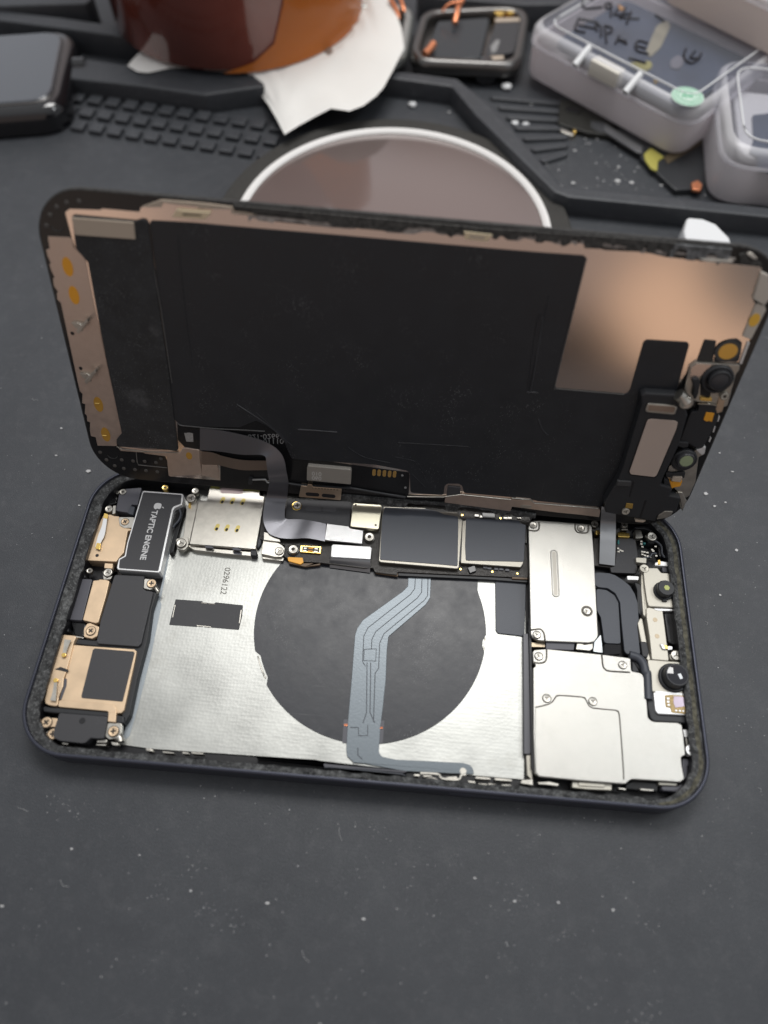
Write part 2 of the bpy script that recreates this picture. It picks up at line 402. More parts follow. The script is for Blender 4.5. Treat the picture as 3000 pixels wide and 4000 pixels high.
# screws: head with chamfer, and a dark cross or three-lobed inlay painted as recess shade
SCREW = {}
def screw(fr, s, h, r, m, parent, drive='tri', hh=.5, turn=None):
    key = (r, m.name, drive, hh)
    if key not in SCREW:
        bm = bmesh.new()
        add_lathe(bm, (0,0), [(r*.97, -hh), (r, -.14), (r*.94, -.03), (r*.86, 0), (r*.80, -.015), (0, -.02)], 24)
        add_lathe(bm, (0,0), [(r*1.0, -.1), (r*1.10, -.13), (r*1.10, -.16), (r*.9, -.16)], 24, 1)  # dark ring painted as the shade of the pit around the head
        if drive == 'cross':
            for a in (0, pi/2):
                add_prism(bm, [(x*cos(a)-y*sin(a), x*sin(a)+y*cos(a)) for x, y in ((-.55*r,-.16*r),(.55*r,-.16*r),(.55*r,.16*r),(-.55*r,.16*r))], -.06, .004+.003*(a > 0), 0, mi=1)
        elif drive == 'tri':
            for q, a in enumerate((.3, .3+2*pi/3, .3+4*pi/3)):
                add_prism(bm, [(x*cos(a)-y*sin(a), x*sin(a)+y*cos(a)) for x, y in ((-.05*r,-.10*r),(.52*r,-.10*r),(.52*r,.10*r),(-.05*r,.10*r))], -.06, .004+.003*q, 0, mi=1)
        elif drive == 'hole':
            add_prism(bm, ngon((0,0), r*.42, 16), -.06, .004, 0, mi=1)
        for v in bm.verts: v.co *= S
        me = bpy.data.meshes.new('screw'); bmesh.ops.recalc_face_normals(bm, faces=bm.faces[:]); bm.to_mesh(me); bm.free()
        me.materials.append(m); me.materials.append(mat('screw_recess_shade', (.05,.042,.035), .5, .3))
        me.set_sharp_from_angle(angle=radians(35)); me.polygons.foreach_set('use_smooth', [len(p.vertices) < 7 for p in me.polygons])
        SCREW[key] = me
    o = link('screw' if drive != 'hole' else 'standoff', SCREW[key], parent)
    p = loc(fr, px(s)[0], h); o.location = p*S; o.rotation_euler.z = random.uniform(0, 2) if turn is None else turn
    return o

# ================================================================== WORK MAT
mat_o = empty('work_mat', 'dark grey rubber repair mat with raised ridges and a studded strip', None, (0,0,0)); mat_o['kind'] = 'structure'
def mat_sheet():
    bm = bmesh.new(); n = 60
    for f, (x0, x1, y0, y1) in ((0, (-420, 420, -300, 620)),):
        g = [[bm.verts.new((x0+(x1-x0)*i/n, y0+(y1-y0)*j/n, 0)) for i in range(n+1)] for j in range(n+1)]
        for j in range(n):
            for i in range(n): bm.faces.new((g[j][i], g[j][i+1], g[j+1][i+1], g[j+1][i]))
    o = finish('mat_surface', bm, rubber, mat_o); o['kind'] = 'structure'; return o
mat_sheet()
def matpart(name, poly, z0, z1, bev=.6, r=2):
    o = prism(name, poly, z0, z1, rubber, mat_o, bev, r); o['kind'] = 'structure'; return o
rt = 7.0
ridge_back = xy('b', 'W -1150,215 V 690,470 W 60,345 700,330 X -350,600 0,645 330,675 680,722 980,960 1240,1244 Z 770,800 1659,893 2300,965 3600,1110', rt)
ridge_front = xy('b', 'Z 3600,1155 2300,1010 1659,938 800,852 735,828 400,500 292,373 0,333 X -350,690 V 1659,770 1100,690 690,648 0,560 -1250,420', rt)
matpart('ridge', ridge_back + ridge_front, -1, rt, 1.0, 1.5)
matpart('ridge', xy('b', 'V -900,-10 0,85 500,140 1010,215 1400,265 1400,330 1010,300 600,240 0,165 -900,70', 9), -1, 9, 1, 1)
matpart('ridge', xy('b', 'V -900,-150 0,-60 760,-60 735,0 690,28 300,38 0,48 -900,-40', 11), -1, 11, 1, 2)
matpart('ridge', xy('b', 'X 340,-30 800,0 1300,45 1659,40 1659,-60 300,-120', 10), -1, 10, 1, 1)
# studded strip: three rows of small square studs
def studs():
    bm = bmesh.new()
    a = Vector((-121.3, 197.3)); ux = Vector((6.98, -.98)); uy = Vector((-1.9, -7.9)); c = math.atan2(ux.y, ux.x)
    for j in range(3):
        for i in range(-7, 11):
            o = a + ux*(i+.02*j) + uy*j + Vector((.9*j, 0)); h = 2.5
            p = [(o.x+x*cos(c)-y*sin(c), o.y+x*sin(c)+y*cos(c)) for x, y in ((-h,-h),(h,-h),(h,h),(-h,h))]
            add_prism(bm, fillet(p, .6), -.5, 1.7, .5)
    o = finish('stud_strip', bm, rubber, mat_o); o['kind'] = 'structure'
studs()
def ribs():
    bm = bmesh.new()
    for k in range(7):
        t = k/6; p = Vector((27, 213.5)).lerp(Vector((45, 178)), t); q = Vector((54, 212)).lerp(Vector((52, 182)), t)
        add_prism(bm, capsule(p, q, 1.5), -.5, 1.2, .5)
    o = finish('rib_panel', bm, rubber, mat_o); o['kind'] = 'structure'
ribs()

# dust and flakes on the mat: nobody could count it
def dust():
    bm = bmesh.new(); rnd = random.Random(3)
    def flake(x, y, s, z=0.):
        a = rnd.uniform(0, 6.3); e = rnd.uniform(.45, 1)
        P = [(x+s*cos(a+t)*rnd.uniform(.7, 1.2), y+s*e*sin(a+t)*rnd.uniform(.7, 1.2)) for t in (0, 1.3, 2.4, 3.6, 5)]
        add_prism(bm, P, z, z+s*.5, .0)
    from mathutils import noise
    for _ in range(9000):
        x = rnd.gauss(20, 75); y = rnd.uniform(-92, 150)
        if noise.noise(Vector((x*.05, y*.05, 1))) + .6*noise.noise(Vector((x*.2, y*.2, 2))) < rnd.uniform(-.3, .8): continue
        if abs(x) < 73 and abs(y) < 37: continue
        if -60 < x < 60 and 40 < y < 70: continue
        flake(x, y, rnd.choice((.04, .05, .05, .06, .07, .08, .1, .13)))
    for _ in range(260):
        x, y = rnd.uniform(45, 110), rnd.uniform(155, 205); flake(x, y, rnd.choice((.12, .15, .2, .35)))
    for s, r in (('S 1045,3528', .45), ('S 2180,3525', .4), ('S 745,3480', .3), ('S 1420,3590', .5), ('S 1250,4000', .3), ('S 10,3540', .5), ('S 280,3315', .3),
                 ('S 545,3340', .25), ('S 1855,3430', .35), ('S 2010,3520', .35), ('S 2395,3555', .3), ('S 345,1842', .7), ('S 310,1975', .4), ('S 240,1674', .4), ('S 220,1780', .35),
                 ('S 2755,1930', .6), ('S 2790,1978', .5), ('S 2833,1963', .4), ('S 2810,1770', .35), ('S 2860,1843', .4), ('S 2876,2150', .4), ('S 2812,2325', .35), ('S 1117,668', .8), ('S 535,297', 1.0),
                 ('X 390,930', .9), ('X 600,1045', .8), ('Y 300,895', .9), ('Y 680,1180', 1.2), ('Y 690,1085', .7), ('Y 775,1190', .9), ('Y 395,1190', .7), ('Y 965,1205', .7), ('Y 125,680', .8), ('Y 405,980', .8), ('Y 550,905', .6)):
        p = on_bench(px(s)[0], 0); flake(p.x, p.y, r)
    for _ in range(60):
        cx, cy = rnd.gauss(20, 75), rnd.uniform(-92, 20)
        if abs(cx) < 80 and abs(cy) < 42: continue
        for _k in range(rnd.randint(4, 16)): flake(rnd.gauss(cx, 1.6), rnd.gauss(cy, 1.2), rnd.choice((.05, .06, .08, .1)))
    for _ in range(46):                      # short hairs and fibres
        x, y, a, l = rnd.gauss(20, 70), rnd.uniform(-90, 150), rnd.uniform(0, 6.3), rnd.uniform(.6, 2.6)
        if abs(x) < 75 and abs(y) < 39: continue
        if -62 < x < 62 and 38 < y < 72: continue
        c = rnd.uniform(-.5, .5); add_tube(bm, smooth_line([(x, y, .05), (x+l*.5*cos(a)-c*sin(a), y+l*.5*sin(a)+c*cos(a), .12), (x+l*cos(a), y+l*sin(a), .05)], 4), .024, 4)
    o = finish('dust', bm, dustm, None, 0); tag(o, None, None, None, 'stuff'); return o
dust()

# ================================================================== PHONE BODY
ph = empty('opened_phone', 'opened phone lying flat with its circuit boards, shields and silver back plate exposed', 'phone', (0,0,0))
LX, WY, RC0 = 146.7, 71.5, 11.5
def loft(name, rows, m, parent, cap=False, capb=False, nseg=14, smooth=35):
    bm = bmesh.new(); vs = []
    for a, b, z in rows: vs.append([bm.verts.new((x, y, z)) for x, y in rr(LX-2*a, WY-2*b, RC0-min(a, b), nseg)])
    k = len(vs[0])
    for p, q in zip(vs, vs[1:]):
        for i in range(k): bm.faces.new((p[i], p[(i+1) % k], q[(i+1) % k], q[i]))
    if cap: bm.faces.new(vs[-1])
    if capb: bm.faces.new(list(reversed(vs[0])))
    o = finish(name, bm, m, parent, smooth); return o
loft('frame', [(.9,.9,0), (.25,.25,.15), (0,0,.6), (0,0,6.3), (.08,.08,6.6), (.25,.25,6.82), (.5,.5,6.9), (.72,.72,6.86), (.82,.82,6.7), (.82,.82,5.6)], framem, ph, capb=True)
loft('chassis', [(.83,.83,5.7), (3.3,2.0,5.7), (3.4,2.1,5.6), (3.4,2.1,1.0)], cavity, ph, cap=True)
# slot-like side key on the near long side
kx = [on_bench(p, 3.9).x for p in px('S 1752,3116 2060,3142')]
prism('side_key', [(kx[0],-35.88), (kx[1],-35.88), (kx[1],-35.4), (kx[0],-35.4)], 2.5, 4.4, framem, ph, .1, .2)
def adhesive():
    from mathutils import noise
    bm = bmesh.new(); out = rr(LX-1.76, WY-1.76, RC0-.88, 26); P = []
    for i in range(len(out)):
        a, b = Vector(out[i]), Vector(out[(i+1) % len(out)]); k = max(1, int((b-a).length/.32)); P += [a.lerp(b, t/k) for t in range(k)]
    n = len(P); W = 9; rows = []
    for i in range(n):
        p = P[i]; t = (P[(i+1) % n]-P[i-1]).normalized(); nr = Vector((-t.y, t.x))
        side = abs(t.y)                     # 1 on the short sides
        wdt = 1.35 + 1.15*side + .45*noise.noise(Vector((p.x*.35, p.y*.35, 3)))
        row = []
        for j in range(W):
            f = j/(W-1); q = p + nr*(wdt*f)
            h = 5.95 + .34*noise.noise(Vector((q.x*1.1, q.y*1.1, 0))) + .22*noise.noise(Vector((q.x*3.1, q.y*3.1, 5)))
            if j == 0: h = 6.15
            if j == W-1: h = 5.62
            row.append(bm.verts.new((q.x, q.y, h)))
        rows.append(row)
    for i in range(n):
        a, b = rows[i], rows[(i+1) % n]
        for j in range(W-1):
            f = bm.faces.new((a[j], b[j], b[j+1], a[j+1]))
            c = f.calc_center_median()
            if c.x > 62 + 2*noise.noise(c*.5) and 1 <= j <= 3: f.material_index = 1
    return finish('adhesive', bm, [adhes, adhesy], ph, 80)
note(adhesive(), 'torn black sealing adhesive around the rim')

FL = 1.0
bp = part('back_plate', 'b', 'A 1480,100 1330,340 B 1170,60 1085,480 870,1150 890,1160 C 0,858 700,905 820,930 1000,940 1600,990 1608,120 1608,-60', 1.4, FL, plate, ph, .3, .03)
note(part('residue_strip', 'b', 'A 1330,340 B 1195,0 1205,20 1115,460 1010,870 945,1090 880,1135 985,780 1080,420 1150,60 A 1200,920 1290,540', 1.46, 1.3, bluef, ph, .3, .0), 'pale blue residue along the battery bay')
ccx, ccy = -.49, .42
def coil():
    r = 27.3; q = [ngon((ccx, ccy), r, 120)[i] for i in range(120)]
    poly = []
    for x, y in q:
        if x > ccx and y > 4: x = max(x, 24.6 if y < 30 else x)
        poly.append((x, y))
    cut = []
    for x, y in poly:
        a = math.degrees(math.atan2(y-ccy, x-ccx)) % 360
        if 200 < a < 214: x, y = ccx+(r-1.0)*cos(radians(a)), ccy+(r-1.0)*sin(radians(a))
        if 352 < a < 359.5: x, y = ccx+(r-.7)*cos(radians(a)), ccy+(r-.7)*sin(radians(a))
        cut.append((x, y))
    return prism('charging_coil', cut, 1.3, 1.55, coilm, ph, .05, 0)
cl = note(coil(), 'round black charging coil cover')
for a0, a1, rad in ((201, 213, 26.9), (352, 358.5, 27.05)):
    tube('coil_clip', [(ccx+rad*cos(radians(a)), ccy+rad*sin(radians(a)), 1.48) for a in (a0, (a0+a1)/2, a1)], .17, nickel, cl)
for s, o in (('C 822,730 850,730 848,835 815,830', 0), ('C 975,735 997,735 990,832 970,835', 0)):
    part('coil_slot', 'b', s, 1.58, 1.4, greypl, cl, .1, 0)
for s in ('C 823,752 838,752', 'C 823,757 838,757', 'C 978,764 990,764', 'C 978,769 990,769'):
    tube('coil_wire', pts('b', s, 1.65), .1, copper, cl, 1)
fx = part('coil_flex', 'b', 'C 1103,60 1098,155 1075,178 905,300 880,335 870,365 855,560 838,750 832,860 836,890 862,914 L 625,297 700,303 960,352 1250,366 1415,372 1405,335 1385,310 1340,298 905,277 860,267 815,258 800,235 C 973,868 980,760 990,680 1003,560 1008,430 1015,372 1175,235 1195,205 1201,60', 1.75, 1.5, slate, ph, .8, .08)
for s in ('C 1132,100 1128,165 1110,190 925,335 908,372 903,480 915,500', 'C 1160,100 1158,180 1140,205 960,350 943,385 941,425', 'C 1186,105 1184,195 1170,215 995,360 977,400 972,510 957,530 950,740', 'C 922,485 920,700 905,745', 'C 938,485 935,700 955,745', 'C 910,427 962,425 960,478 908,476 910,427', 'C 850,765 885,765 885,800 925,800 925,755', 'L 660,200 660,250 690,275'):
    tube('trace', pts('b', s, 1.77), .09, slated, fx, 1)
prism('foot_hole', ngon(on_bench(px('L 1342,352')[0], 1.76), .7, 16), 1.6, 1.77, nickel, fx, 0, 0)
st = part('black_sticker', 'b', 'C 95,211 210,219 215,226 262,229 268,224 386,237 382,285 368,343 250,333 245,327 190,322 185,330 67,321', 1.5, 1.35, blk_lab, ph, .15, .02)
for s in ('C 207,226 232,229', 'C 238,230 266,232', 'C 187,325 213,328', 'C 218,328 247,331', 'C 93,236 82,290', 'C 379,258 371,315'):
    tube('edge_clip', pts('b', s, 1.47), .17, nickel, st, 1)
a, b = pts('b', 'C 321,74 302,182', 1.42)
text('serial_number', '0296122', a, b-a, (1,.0,0), 2.05, txtg, bp, .01)
bpy.data.objects['serial_number'].location = (-.07, 0, .0)
pad = part('black_foam_pad', 'b', 'C 1476,128 1610,140 1603,372 1560,366 1488,358 1478,345', 1.75, 1.4, slated, ph, .6, .12)

# ---- vibration motor
vm = part('vibration_motor', 'b', 'A 1058,138 1372,163 1384,176 1370,252 1312,278 1300,292 1195,790 1180,802 852,778 842,762 858,690 905,664 925,560 1048,150', 4.7, FL, white_m, ph, .35, .12)
note(vm, 'silver-edged vibration motor with a black lettered label')
lab = part('label', 'b', 'A 1064,150 1366,172 1362,243 1302,266 1288,284 1178,790 860,766 866,698 916,670 936,560 1056,158', 4.75, 4.68, blk_lab, vm, .3, 0)
a, b = pts('b', 'A 1150,300 1062,700', 4.76); c0, c1 = pts('b', 'A 1036,697 1087,700', 4.76)
dirn = (b-a).normalized(); upv = Vector((-dirn.y, dirn.x, 0))
t0 = pts('b', 'A 1131,297', 4.76)[0]; t1 = pts('b', 'A 1030,697', 4.76)[0]
tx = text('lettering', 'TAPTIC ENGINE', t0, t1-t0, Vector((-(t1-t0).y, (t1-t0).x, 0)), 2.0, txtw, lab, .012, .028)
_vx = [v.co for v in tx.data.vertices]; _d = (t1-t0).normalized(); _len = max((v/S-t0).dot(_d) for v in _vx)
for v in tx.data.vertices:
    q = v.co/S - t0; v.co = (t0 + _d*(q.dot(_d)*(t1-t0).length/_len) + (q - _d*q.dot(_d)))*S
def emblem():                              # small fruit-shaped emblem before the lettering
    bm = bmesh.new(); c = pts('b', 'A 1174,264', 4.76)[0]; d = _d; u = Vector((-d.y, d.x, 0))
    r = 1.02; P = []
    for i in range(40):
        a = 2*pi*i/40; q = r*(1-.10*cos(2*a)**2*(1 if sin(a) > 0 else .5))
        x, y = q*cos(a)*.97, q*sin(a)
        bx, by = x-1.12*r, y-.12*r; dd = sqrt(bx*bx+by*by)
        if dd < .45*r: x, y = 1.12*r+bx/dd*.45*r, .12*r+by/dd*.45*r
        P.append((x, y))
    add_prism(bm, [(c.x+d.x*x+u.x*y, c.y+d.y*x+u.y*y) for x, y in P], 4.74, 4.775, 0)
    L = [(.05,1.12), (.2,1.5), (.5,1.72), (.45,1.4), (.25,1.15)]
    add_prism(bm, [(c.x+d.x*x*r+u.x*y*r, c.y+d.y*x*r+u.y*y*r) for x, y in L], 4.74, 4.775, 0)
    finish('emblem', bm, txtw, lab)
emblem()

# ---- left end modules
ap = part('antenna_plate', 'b', 'A 735,335 790,330 820,342 862,346 866,400 880,430 930,442 962,446 950,462 930,465 912,560 898,640 858,682 838,714 600,703 668,470 690,430 715,370', 4.3, FL, gold, ph, .3, .12)
ribbon('spring_contact', pts('b', 'A 740,322 722,420 695,490 680,540 668,592', 4.9), pts('b', 'A 768,330 758,410 742,500 712,560 700,612', 4.9), .15, white_m, ap, 4)
part('contact_tip', 'b', 'A 740,320 770,328 765,365 733,358', 5.0, 4.8, goldpl, ap, .1, .03)
part('contact_tip', 'b', 'A 680,560 712,565 703,615 668,605', 5.0, 4.8, goldpl, ap, .1, .03)
prism('rivet_hole', ngon(on_bench(px('A 683,663')[0], 4.31), .42, 14), 4.2, 4.32, cavity, ap, 0, 0)
lug = part('screw_lug', 'b', 'A 855,352 985,352 975,440 900,440 865,420', 4.45, 3.9, nickel, ap, .4, .1)
screw('b', 'A 908,388', 4.6, .95, gold, lug, 'cross')
part('lug_strap', 'b', 'A 745,725 810,730 805,770 740,765', 4.2, 3, gold, ph, .1, .06)
for s, h, r, m, d in (('A 776,284', 4.7, .95, nickel, 'tri'), ('A 768,800', 4.4, 1.05, nickel, 'tri'), ('A 890,146', 4.2, .85, nickel, 'hole'), ('A 1232,112', 4.0, .8, goldpl, 'hole'), ('A 1476,138', 4.2, .85, nickel, 'tri')):
    screw('b', s, h, r, m, ph, d, 1.6)
part('screw_tab', 'b', 'A 810,262 835,255 830,320 805,330', 4.5, 3.5, nickel, ph, .2, .08)
part('screw_tab', 'b', 'A 830,135 855,125 860,160 835,165', 4.0, 3.2, nickel, ph, .2, .08)
part('screw_tab', 'b', 'A 725,790 735,860 790,855 825,800 850,795 840,815', 4.1, 3.2, nickel, ph, .2, .08)
dk = part('plastic_bracket', 'b', 'A 862,150 880,125 1042,112 1010,255 960,250 955,275 980,285 965,335 940,318 830,300 845,240', 4.0, FL, greypl, ph, .3, .15)
part('plastic_block', 'b', 'A 950,262 988,268 972,335 930,322', 4.5, 3.5, slated, dk, .2, .12)
part('corner_moulding', 'b', 'A 700,240 780,150 850,165 840,240 780,255 735,290', 3.0, FL, blk_gl, ph, .6, .3)
part('gasket', 'b', 'A 1300,300 1330,270 1400,262 1390,300 1320,560 1300,640 1262,650 1300,480', 3.4, FL, blk_gl, ph, .5, .3)
tube('antenna_cable', pts('b', 'A 1350,290 1362,330 1345,380 1310,420 1300,440', 3.9), .3, slated, ph)
part('port_block', 'b', 'A 512,848 642,856 560,1190 418,1180', 4.0, FL, greypl, ph, .3, .15)
part('port_block', 'b', 'A 530,800 580,800 590,845 518,842', 3.6, FL, blk_pl, ph, .3, .15)
screw('b', 'A 620,785', 4.0, .7, nickel, ph, 'hole', 1.2)
gs = part('gold_bracket', 'b', 'A 652,866 700,862 700,855 755,860 782,870 755,990 692,1205 670,1212 566,1186 610,1020', 4.4, FL, gold, ph, .25, .12)
lugb = part('screw_lug', 'b', 'B 600,180 625,172 700,205 682,280 640,300 575,285 575,220', 4.2, 3.0, gold, ph, .4, .1)
screw('b', 'B 630,235', 4.5, 1.05, gold, lugb, 'cross')
part('port_block', 'b', 'B 400,150 455,152 450,235 470,245 400,250', 3.6, FL, blk_pl, ph, .3, .15)
part('port_block', 'b', 'B 470,160 595,175 570,290 500,270', 3.0, FL, blk_gl, ph, .3, .3)
note(part('solder_clip', 'b', 'B 505,275 570,288 575,300 510,290', 3.4, FL, nickel, ph, .1, .1), 'small bright spring clip')
spk = part('loudspeaker', 'b', 'A 822,816 1068,828 1058,930 1080,950 1168,962 B 1125,60 1092,300 1010,610 945,920 900,1000 880,905 990,395 480,340 500,300 680,315 705,180', 3.6, FL, blk_pl, ph, .4, .2)
part('speaker_label', 'b', 'A 826,820 1064,832 1054,930 1080,948 1138,956 B 1040,340 1015,364 690,340 680,322 712,150', 4.3, 3.5, blk_lab, spk, .5, .1)
lg = part('screw_lug', 'b', 'A 1065,850 1140,855 1160,890 1120,942 1058,930', 4.55, 3.8, nickel, ph, .4, .1); screw('b', 'A 1122,888', 4.85, 1.05, gold, lg, 'cross')
tube('coiled_post', pts('b', 'A 1150,920 1180,960', 3.6), .55, nickel, ph, 1, 10)
gp = part('speaker_plate', 'b', 'B 490,350 640,362 985,386 1002,402 990,470 900,880 880,902 835,905 400,800 380,790 440,560', 4.3, FL, gold, ph, .4, .1)
part('sticker', 'b', 'B 662,378 980,404 986,416 892,800 886,810 556,780 556,760 648,392', 4.4, 4.25, blk_lab, gp, .4, .04)
br = part('antenna_bracket', 'b', 'B 402,266 505,276 512,292 496,322 440,545 412,620 405,690 370,770 362,850 290,838 262,825 258,790 285,680 330,520 392,320 395,280', 4.7, FL, gold, ph, .5, .14)
ribbon('spring_contact', pts('b', 'B 418,305 412,360 402,420 400,440', 5.3), pts('b', 'B 472,312 448,365 428,425 424,445', 5.3), .15, nickel, br, 4)
ribbon('spring_contact', pts('b', 'B 333,635 330,690 312,770 300,800', 5.3), pts('b', 'B 358,632 356,690 350,770 348,805', 5.3), .15, nickel, br, 4)
prism('contact_tip', ngon(on_bench(px('B 412,432')[0], 5.3), .5, 14), 5.0, 5.4, goldpl, br, .05, 0)
prism('contact_tip', ngon(on_bench(px('B 346,638')[0], 5.3), .5, 14), 5.0, 5.4, goldpl, br, .05, 0)
part('black_smear', 'b', 'B 335,548 370,535 385,528 420,540 450,552 440,572 400,562 370,555', 4.76, 4.6, blk_pl, br, .1, .03)
part('clamp_strap', 'b', 'B 372,800 400,796 780,830 815,840 838,866 840,922 828,935 775,930 772,888 365,852', 4.55, 3.6, gold, ph, .5, .12)
part('bracket_slot', 'b', 'B 418,622 438,625 435,680 395,790 378,795 405,690', 4.36, 4.2, greypl, gp, .2, 0)
part('sealing_bar', 'b', 'M 480,540 620,546 1235,602 1340,640 1440,655 1442,755 1330,735 1225,670 600,618 400,600 385,560 400,520', 4.2, FL, blk_pl, ph, .4, .25)
tb = part('antenna_cover', 'b', 'M 602,612 1236,662 1215,760 1180,945 1090,945 1010,938 985,958 940,1000 900,1008 610,975 540,940 524,915 535,830', 4.8, FL, blk_lab, ph, .5, .12)
prism('screw_hole', ngon(on_bench(px('M 900,716')[0], 4.81), .68, 18), 4.7, 4.82, cavity, tb, 0, 0)
l1 = part('screw_lug', 'b', 'M 430,665 500,678 582,682 562,795 500,795 440,800', 4.2, 3, gold, ph, .4, .1); screw('b', 'M 430,735', 4.6, 1.15, gold, l1, 'cross')
l2 = part('screw_lug', 'b', 'M 440,850 530,820 545,960 470,950 435,920', 3.6, 2.6, nickel, ph, .4, .1); screw('b', 'M 515,885', 4.0, 1.15, gold, l2, 'cross')
l3 = part('screw_lug', 'b', 'M 1228,735 1405,745 1415,770 1408,880 1340,940 1250,958 1192,915 1205,850', 4.2, 3, nickel, ph, .6, .12); screw('b', 'M 1300,850', 4.6, 1.1, gold, l3, 'cross')
tube('coiled_post', pts('b', 'M 1330,930 1390,930 1400,990', 3.4), .8, nickel, ph, 2, 10)
part('gold_strap', 'b', 'M 1240,600 1340,606 1332,735 1228,725', 4.75, 4.0, gold, ph, .2, .12)
for s in ('M 632,995 720,1003 712,1028 640,1020', 'M 1090,965 1225,955 1215,1000 1085,1000', 'M 1075,1015 1215,1020 1200,1040 1085,1035', 'M 1265,985 1365,1000 1360,1040 1290,1030'):
    part('ground_clip', 'b', s, 3.8, 2, nickel, ph, .2, .15)

# ---- tray reader for the SIM card
sm = part('sim_reader', 'b', 'K 452,530 460,517 858,548 860,592 898,600 885,700 826,1028 560,1005 290,985 365,628 432,632', 3.9, FL+.3, nickel, ph, .2, .12)
note(sm, 'silver SIM card reader with six slots')
def slots():
    for s in ('K 558,632', 'K 638,637', 'K 722,644', 'K 513,850', 'K 594,855', 'K 678,862'):
        c = on_bench(px(s)[0], 3.92); o = prism('slot', capsule((c.x-.12, c.y-.5), (c.x+.12, c.y+.5), .52), 3.8, 3.93, mat('slot_brass', (.55,.45,.16), .4, .8), sm, 0, 0)
        prism('slot_shade', capsule((c.x-.02, c.y-.55), (c.x+.05, c.y-.35), .33), 3.85, 3.94, cavity, o, 0, 0)
slots()
part('paper_tag', 'b', 'K 545,528 722,542 724,572 700,577 548,570 540,560', 3.98, 3.88, mat('pinkish_paper', (.62,.50,.50), .7), sm, .2, 0)
part('edge_tape', 'b', 'K 465,515 535,522 532,538 460,532', 3.98, 3.88, mat('olive_tape', (.35,.33,.10), .5), sm, .1, 0)
part('edge_tape', 'b', 'K 728,540 858,550 858,562 728,555', 3.98, 3.88, mat('olive_tape', (.35,.33,.10), .5), sm, .1, 0)
part('reader_front', 'b', 'K 285,990 345,1005 420,1015 800,1048 798,1085 560,1062 330,1035 285,1010', 2.9, FL+.2, nickel, sm, .2, .15)
for s in ('K 412,998 450,995 485,1008 480,1020 420,1014', 'K 635,1018 672,1014 712,1028 705,1038 640,1032'): part('clip', 'b', s, 3.98, 3.5, greypl, sm, .1, .05)
part('latch_pad', 'b', 'K 640,1048 712,1055 715,1075 650,1065', 2.96, 2.6, greypl, sm, .2, .02)
part('corner_block', 'b', 'K 785,1020 825,1022 838,1050 835,1080 785,1078', 3.4, FL, blk_pl, ph, .2, .15)
fl = part('reader_flange', 'b', 'K 268,680 345,630 362,640 292,960 285,990 240,1010 230,1030 190,1020 185,940 240,925', 3.3, FL, nickel, ph, .3, .15)
for s, h in (('K 302,612', 4.3), ('K 222,975', 4.2)): screw('b', s, h, 1.15, nickel, fl, 'tri', 1.8)
part('screw_pad', 'b', 'K 178,940 285,930 280,1000 250,1035 190,1025', 3.7, 2.8, nickel, fl, .6, .12)
part('gold_spring', 'b', 'K 285,650 300,650 298,690 280,685', 3.9, 3.2, goldpl, fl, .1, .04)
part('side_rail', 'b', 'K 838,910 880,915 870,985 840,1030', 2.6, FL, slated, ph, .3, .2)

# ---- main logic board
lb = part('logic_board', 'b', 'F 40,480 600,450 1100,520 1620,560 1605,992 835,957 830,975 700,958 690,932 640,935 380,902 285,898 190,882 160,860 170,800 60,780 20,760', 2.9, 2.0, board, ph, .3, .08)
note(lb, 'main logic board with sparkling black coating')
part('board_edge', 'b', 'F 690,938 836,962 836,982 705,962', 2.6, 2.0, boarded, lb, .2, .05)
part('board_edge', 'b', 'F 190,888 285,905 380,905 395,880 375,915 290,925 195,905', 2.6, 2.0, boarded, lb, .1, .05)
part('amber_film', 'b', 'F 185,868 275,872 280,900 262,912 190,892', 2.95, 2.4, kapton, lb, .3, .05)
part('chip_cover', 'b', 'F 185,528 562,540 552,692 400,672 172,642', 3.6, 2.8, blk_lab, lb, .3, .1)
for s in ('F 305,584 372,588', 'F 405,588 460,590'):
    a, b = pts('b', s, 3.62); prism('painted_reflection', capsule(a.xy, b.xy, .6), 3.55, 3.63, mat('reflection_grey', (.07,.07,.075), .5), lb, 0, 0)  # pale ovals painted as reflections of the lid bracket's slots
prism('gold_ring', ngon(on_bench(px('F 240,566')[0], 3.7), 1.3, 28), 3.0, 3.7, goldpl, lb, .1, 0)
screw('b', 'F 243,563', 4.0, 1.0, nickel, lb, 'cross', .6)
cn = part('silver_can', 'b', 'F 580,550 735,560 742,572 724,698 715,706 560,690 555,680 570,556', 4.6, 2.8, mat('yellowish_steel', (.66,.63,.50), .34, 1, bump=.08, bscale=50), lb, .4, .15)
for s in ('F 588,562', 'F 705,680'): prism('index_dot', ngon(on_bench(px(s)[0], 4.61), .28, 12), 4.5, 4.62, cavity, cn, 0, 0)
for s in ('F 668,748', 'F 218,821'):
    screw('b', s, 4.1, 1.15, nickel, lb, 'hole', 1.2)
    c = on_bench(px(s)[0], 3.6); lathe('standoff_base', (c.x, c.y), [(1.35, 2.8), (1.35, 3.3), (1.1, 3.45)], nickel, lb, 24)
cc = part('board_connector', 'b', 'F 262,800 386,806 380,848 258,838', 3.5, 2.9, goldpl, lb, .2, .08)
part('socket', 'b', 'F 274,806 376,812 371,841 270,832', 3.56, 3.3, blk_pl, cc, .15, .03)
for s in ('F 283,812 300,813 297,822 280,820', 'F 310,812 338,814 336,822 308,820', 'F 346,815 366,816 364,824 344,823', 'F 278,826 298,828 296,835 276,833', 'F 306,828 334,830 332,838 304,836', 'F 342,831 364,833 362,840 340,838'):
    part('pin', 'b', s, 3.64, 3.4, orange if '310' in s or '306' in s else nickel, cc, .05, .03)
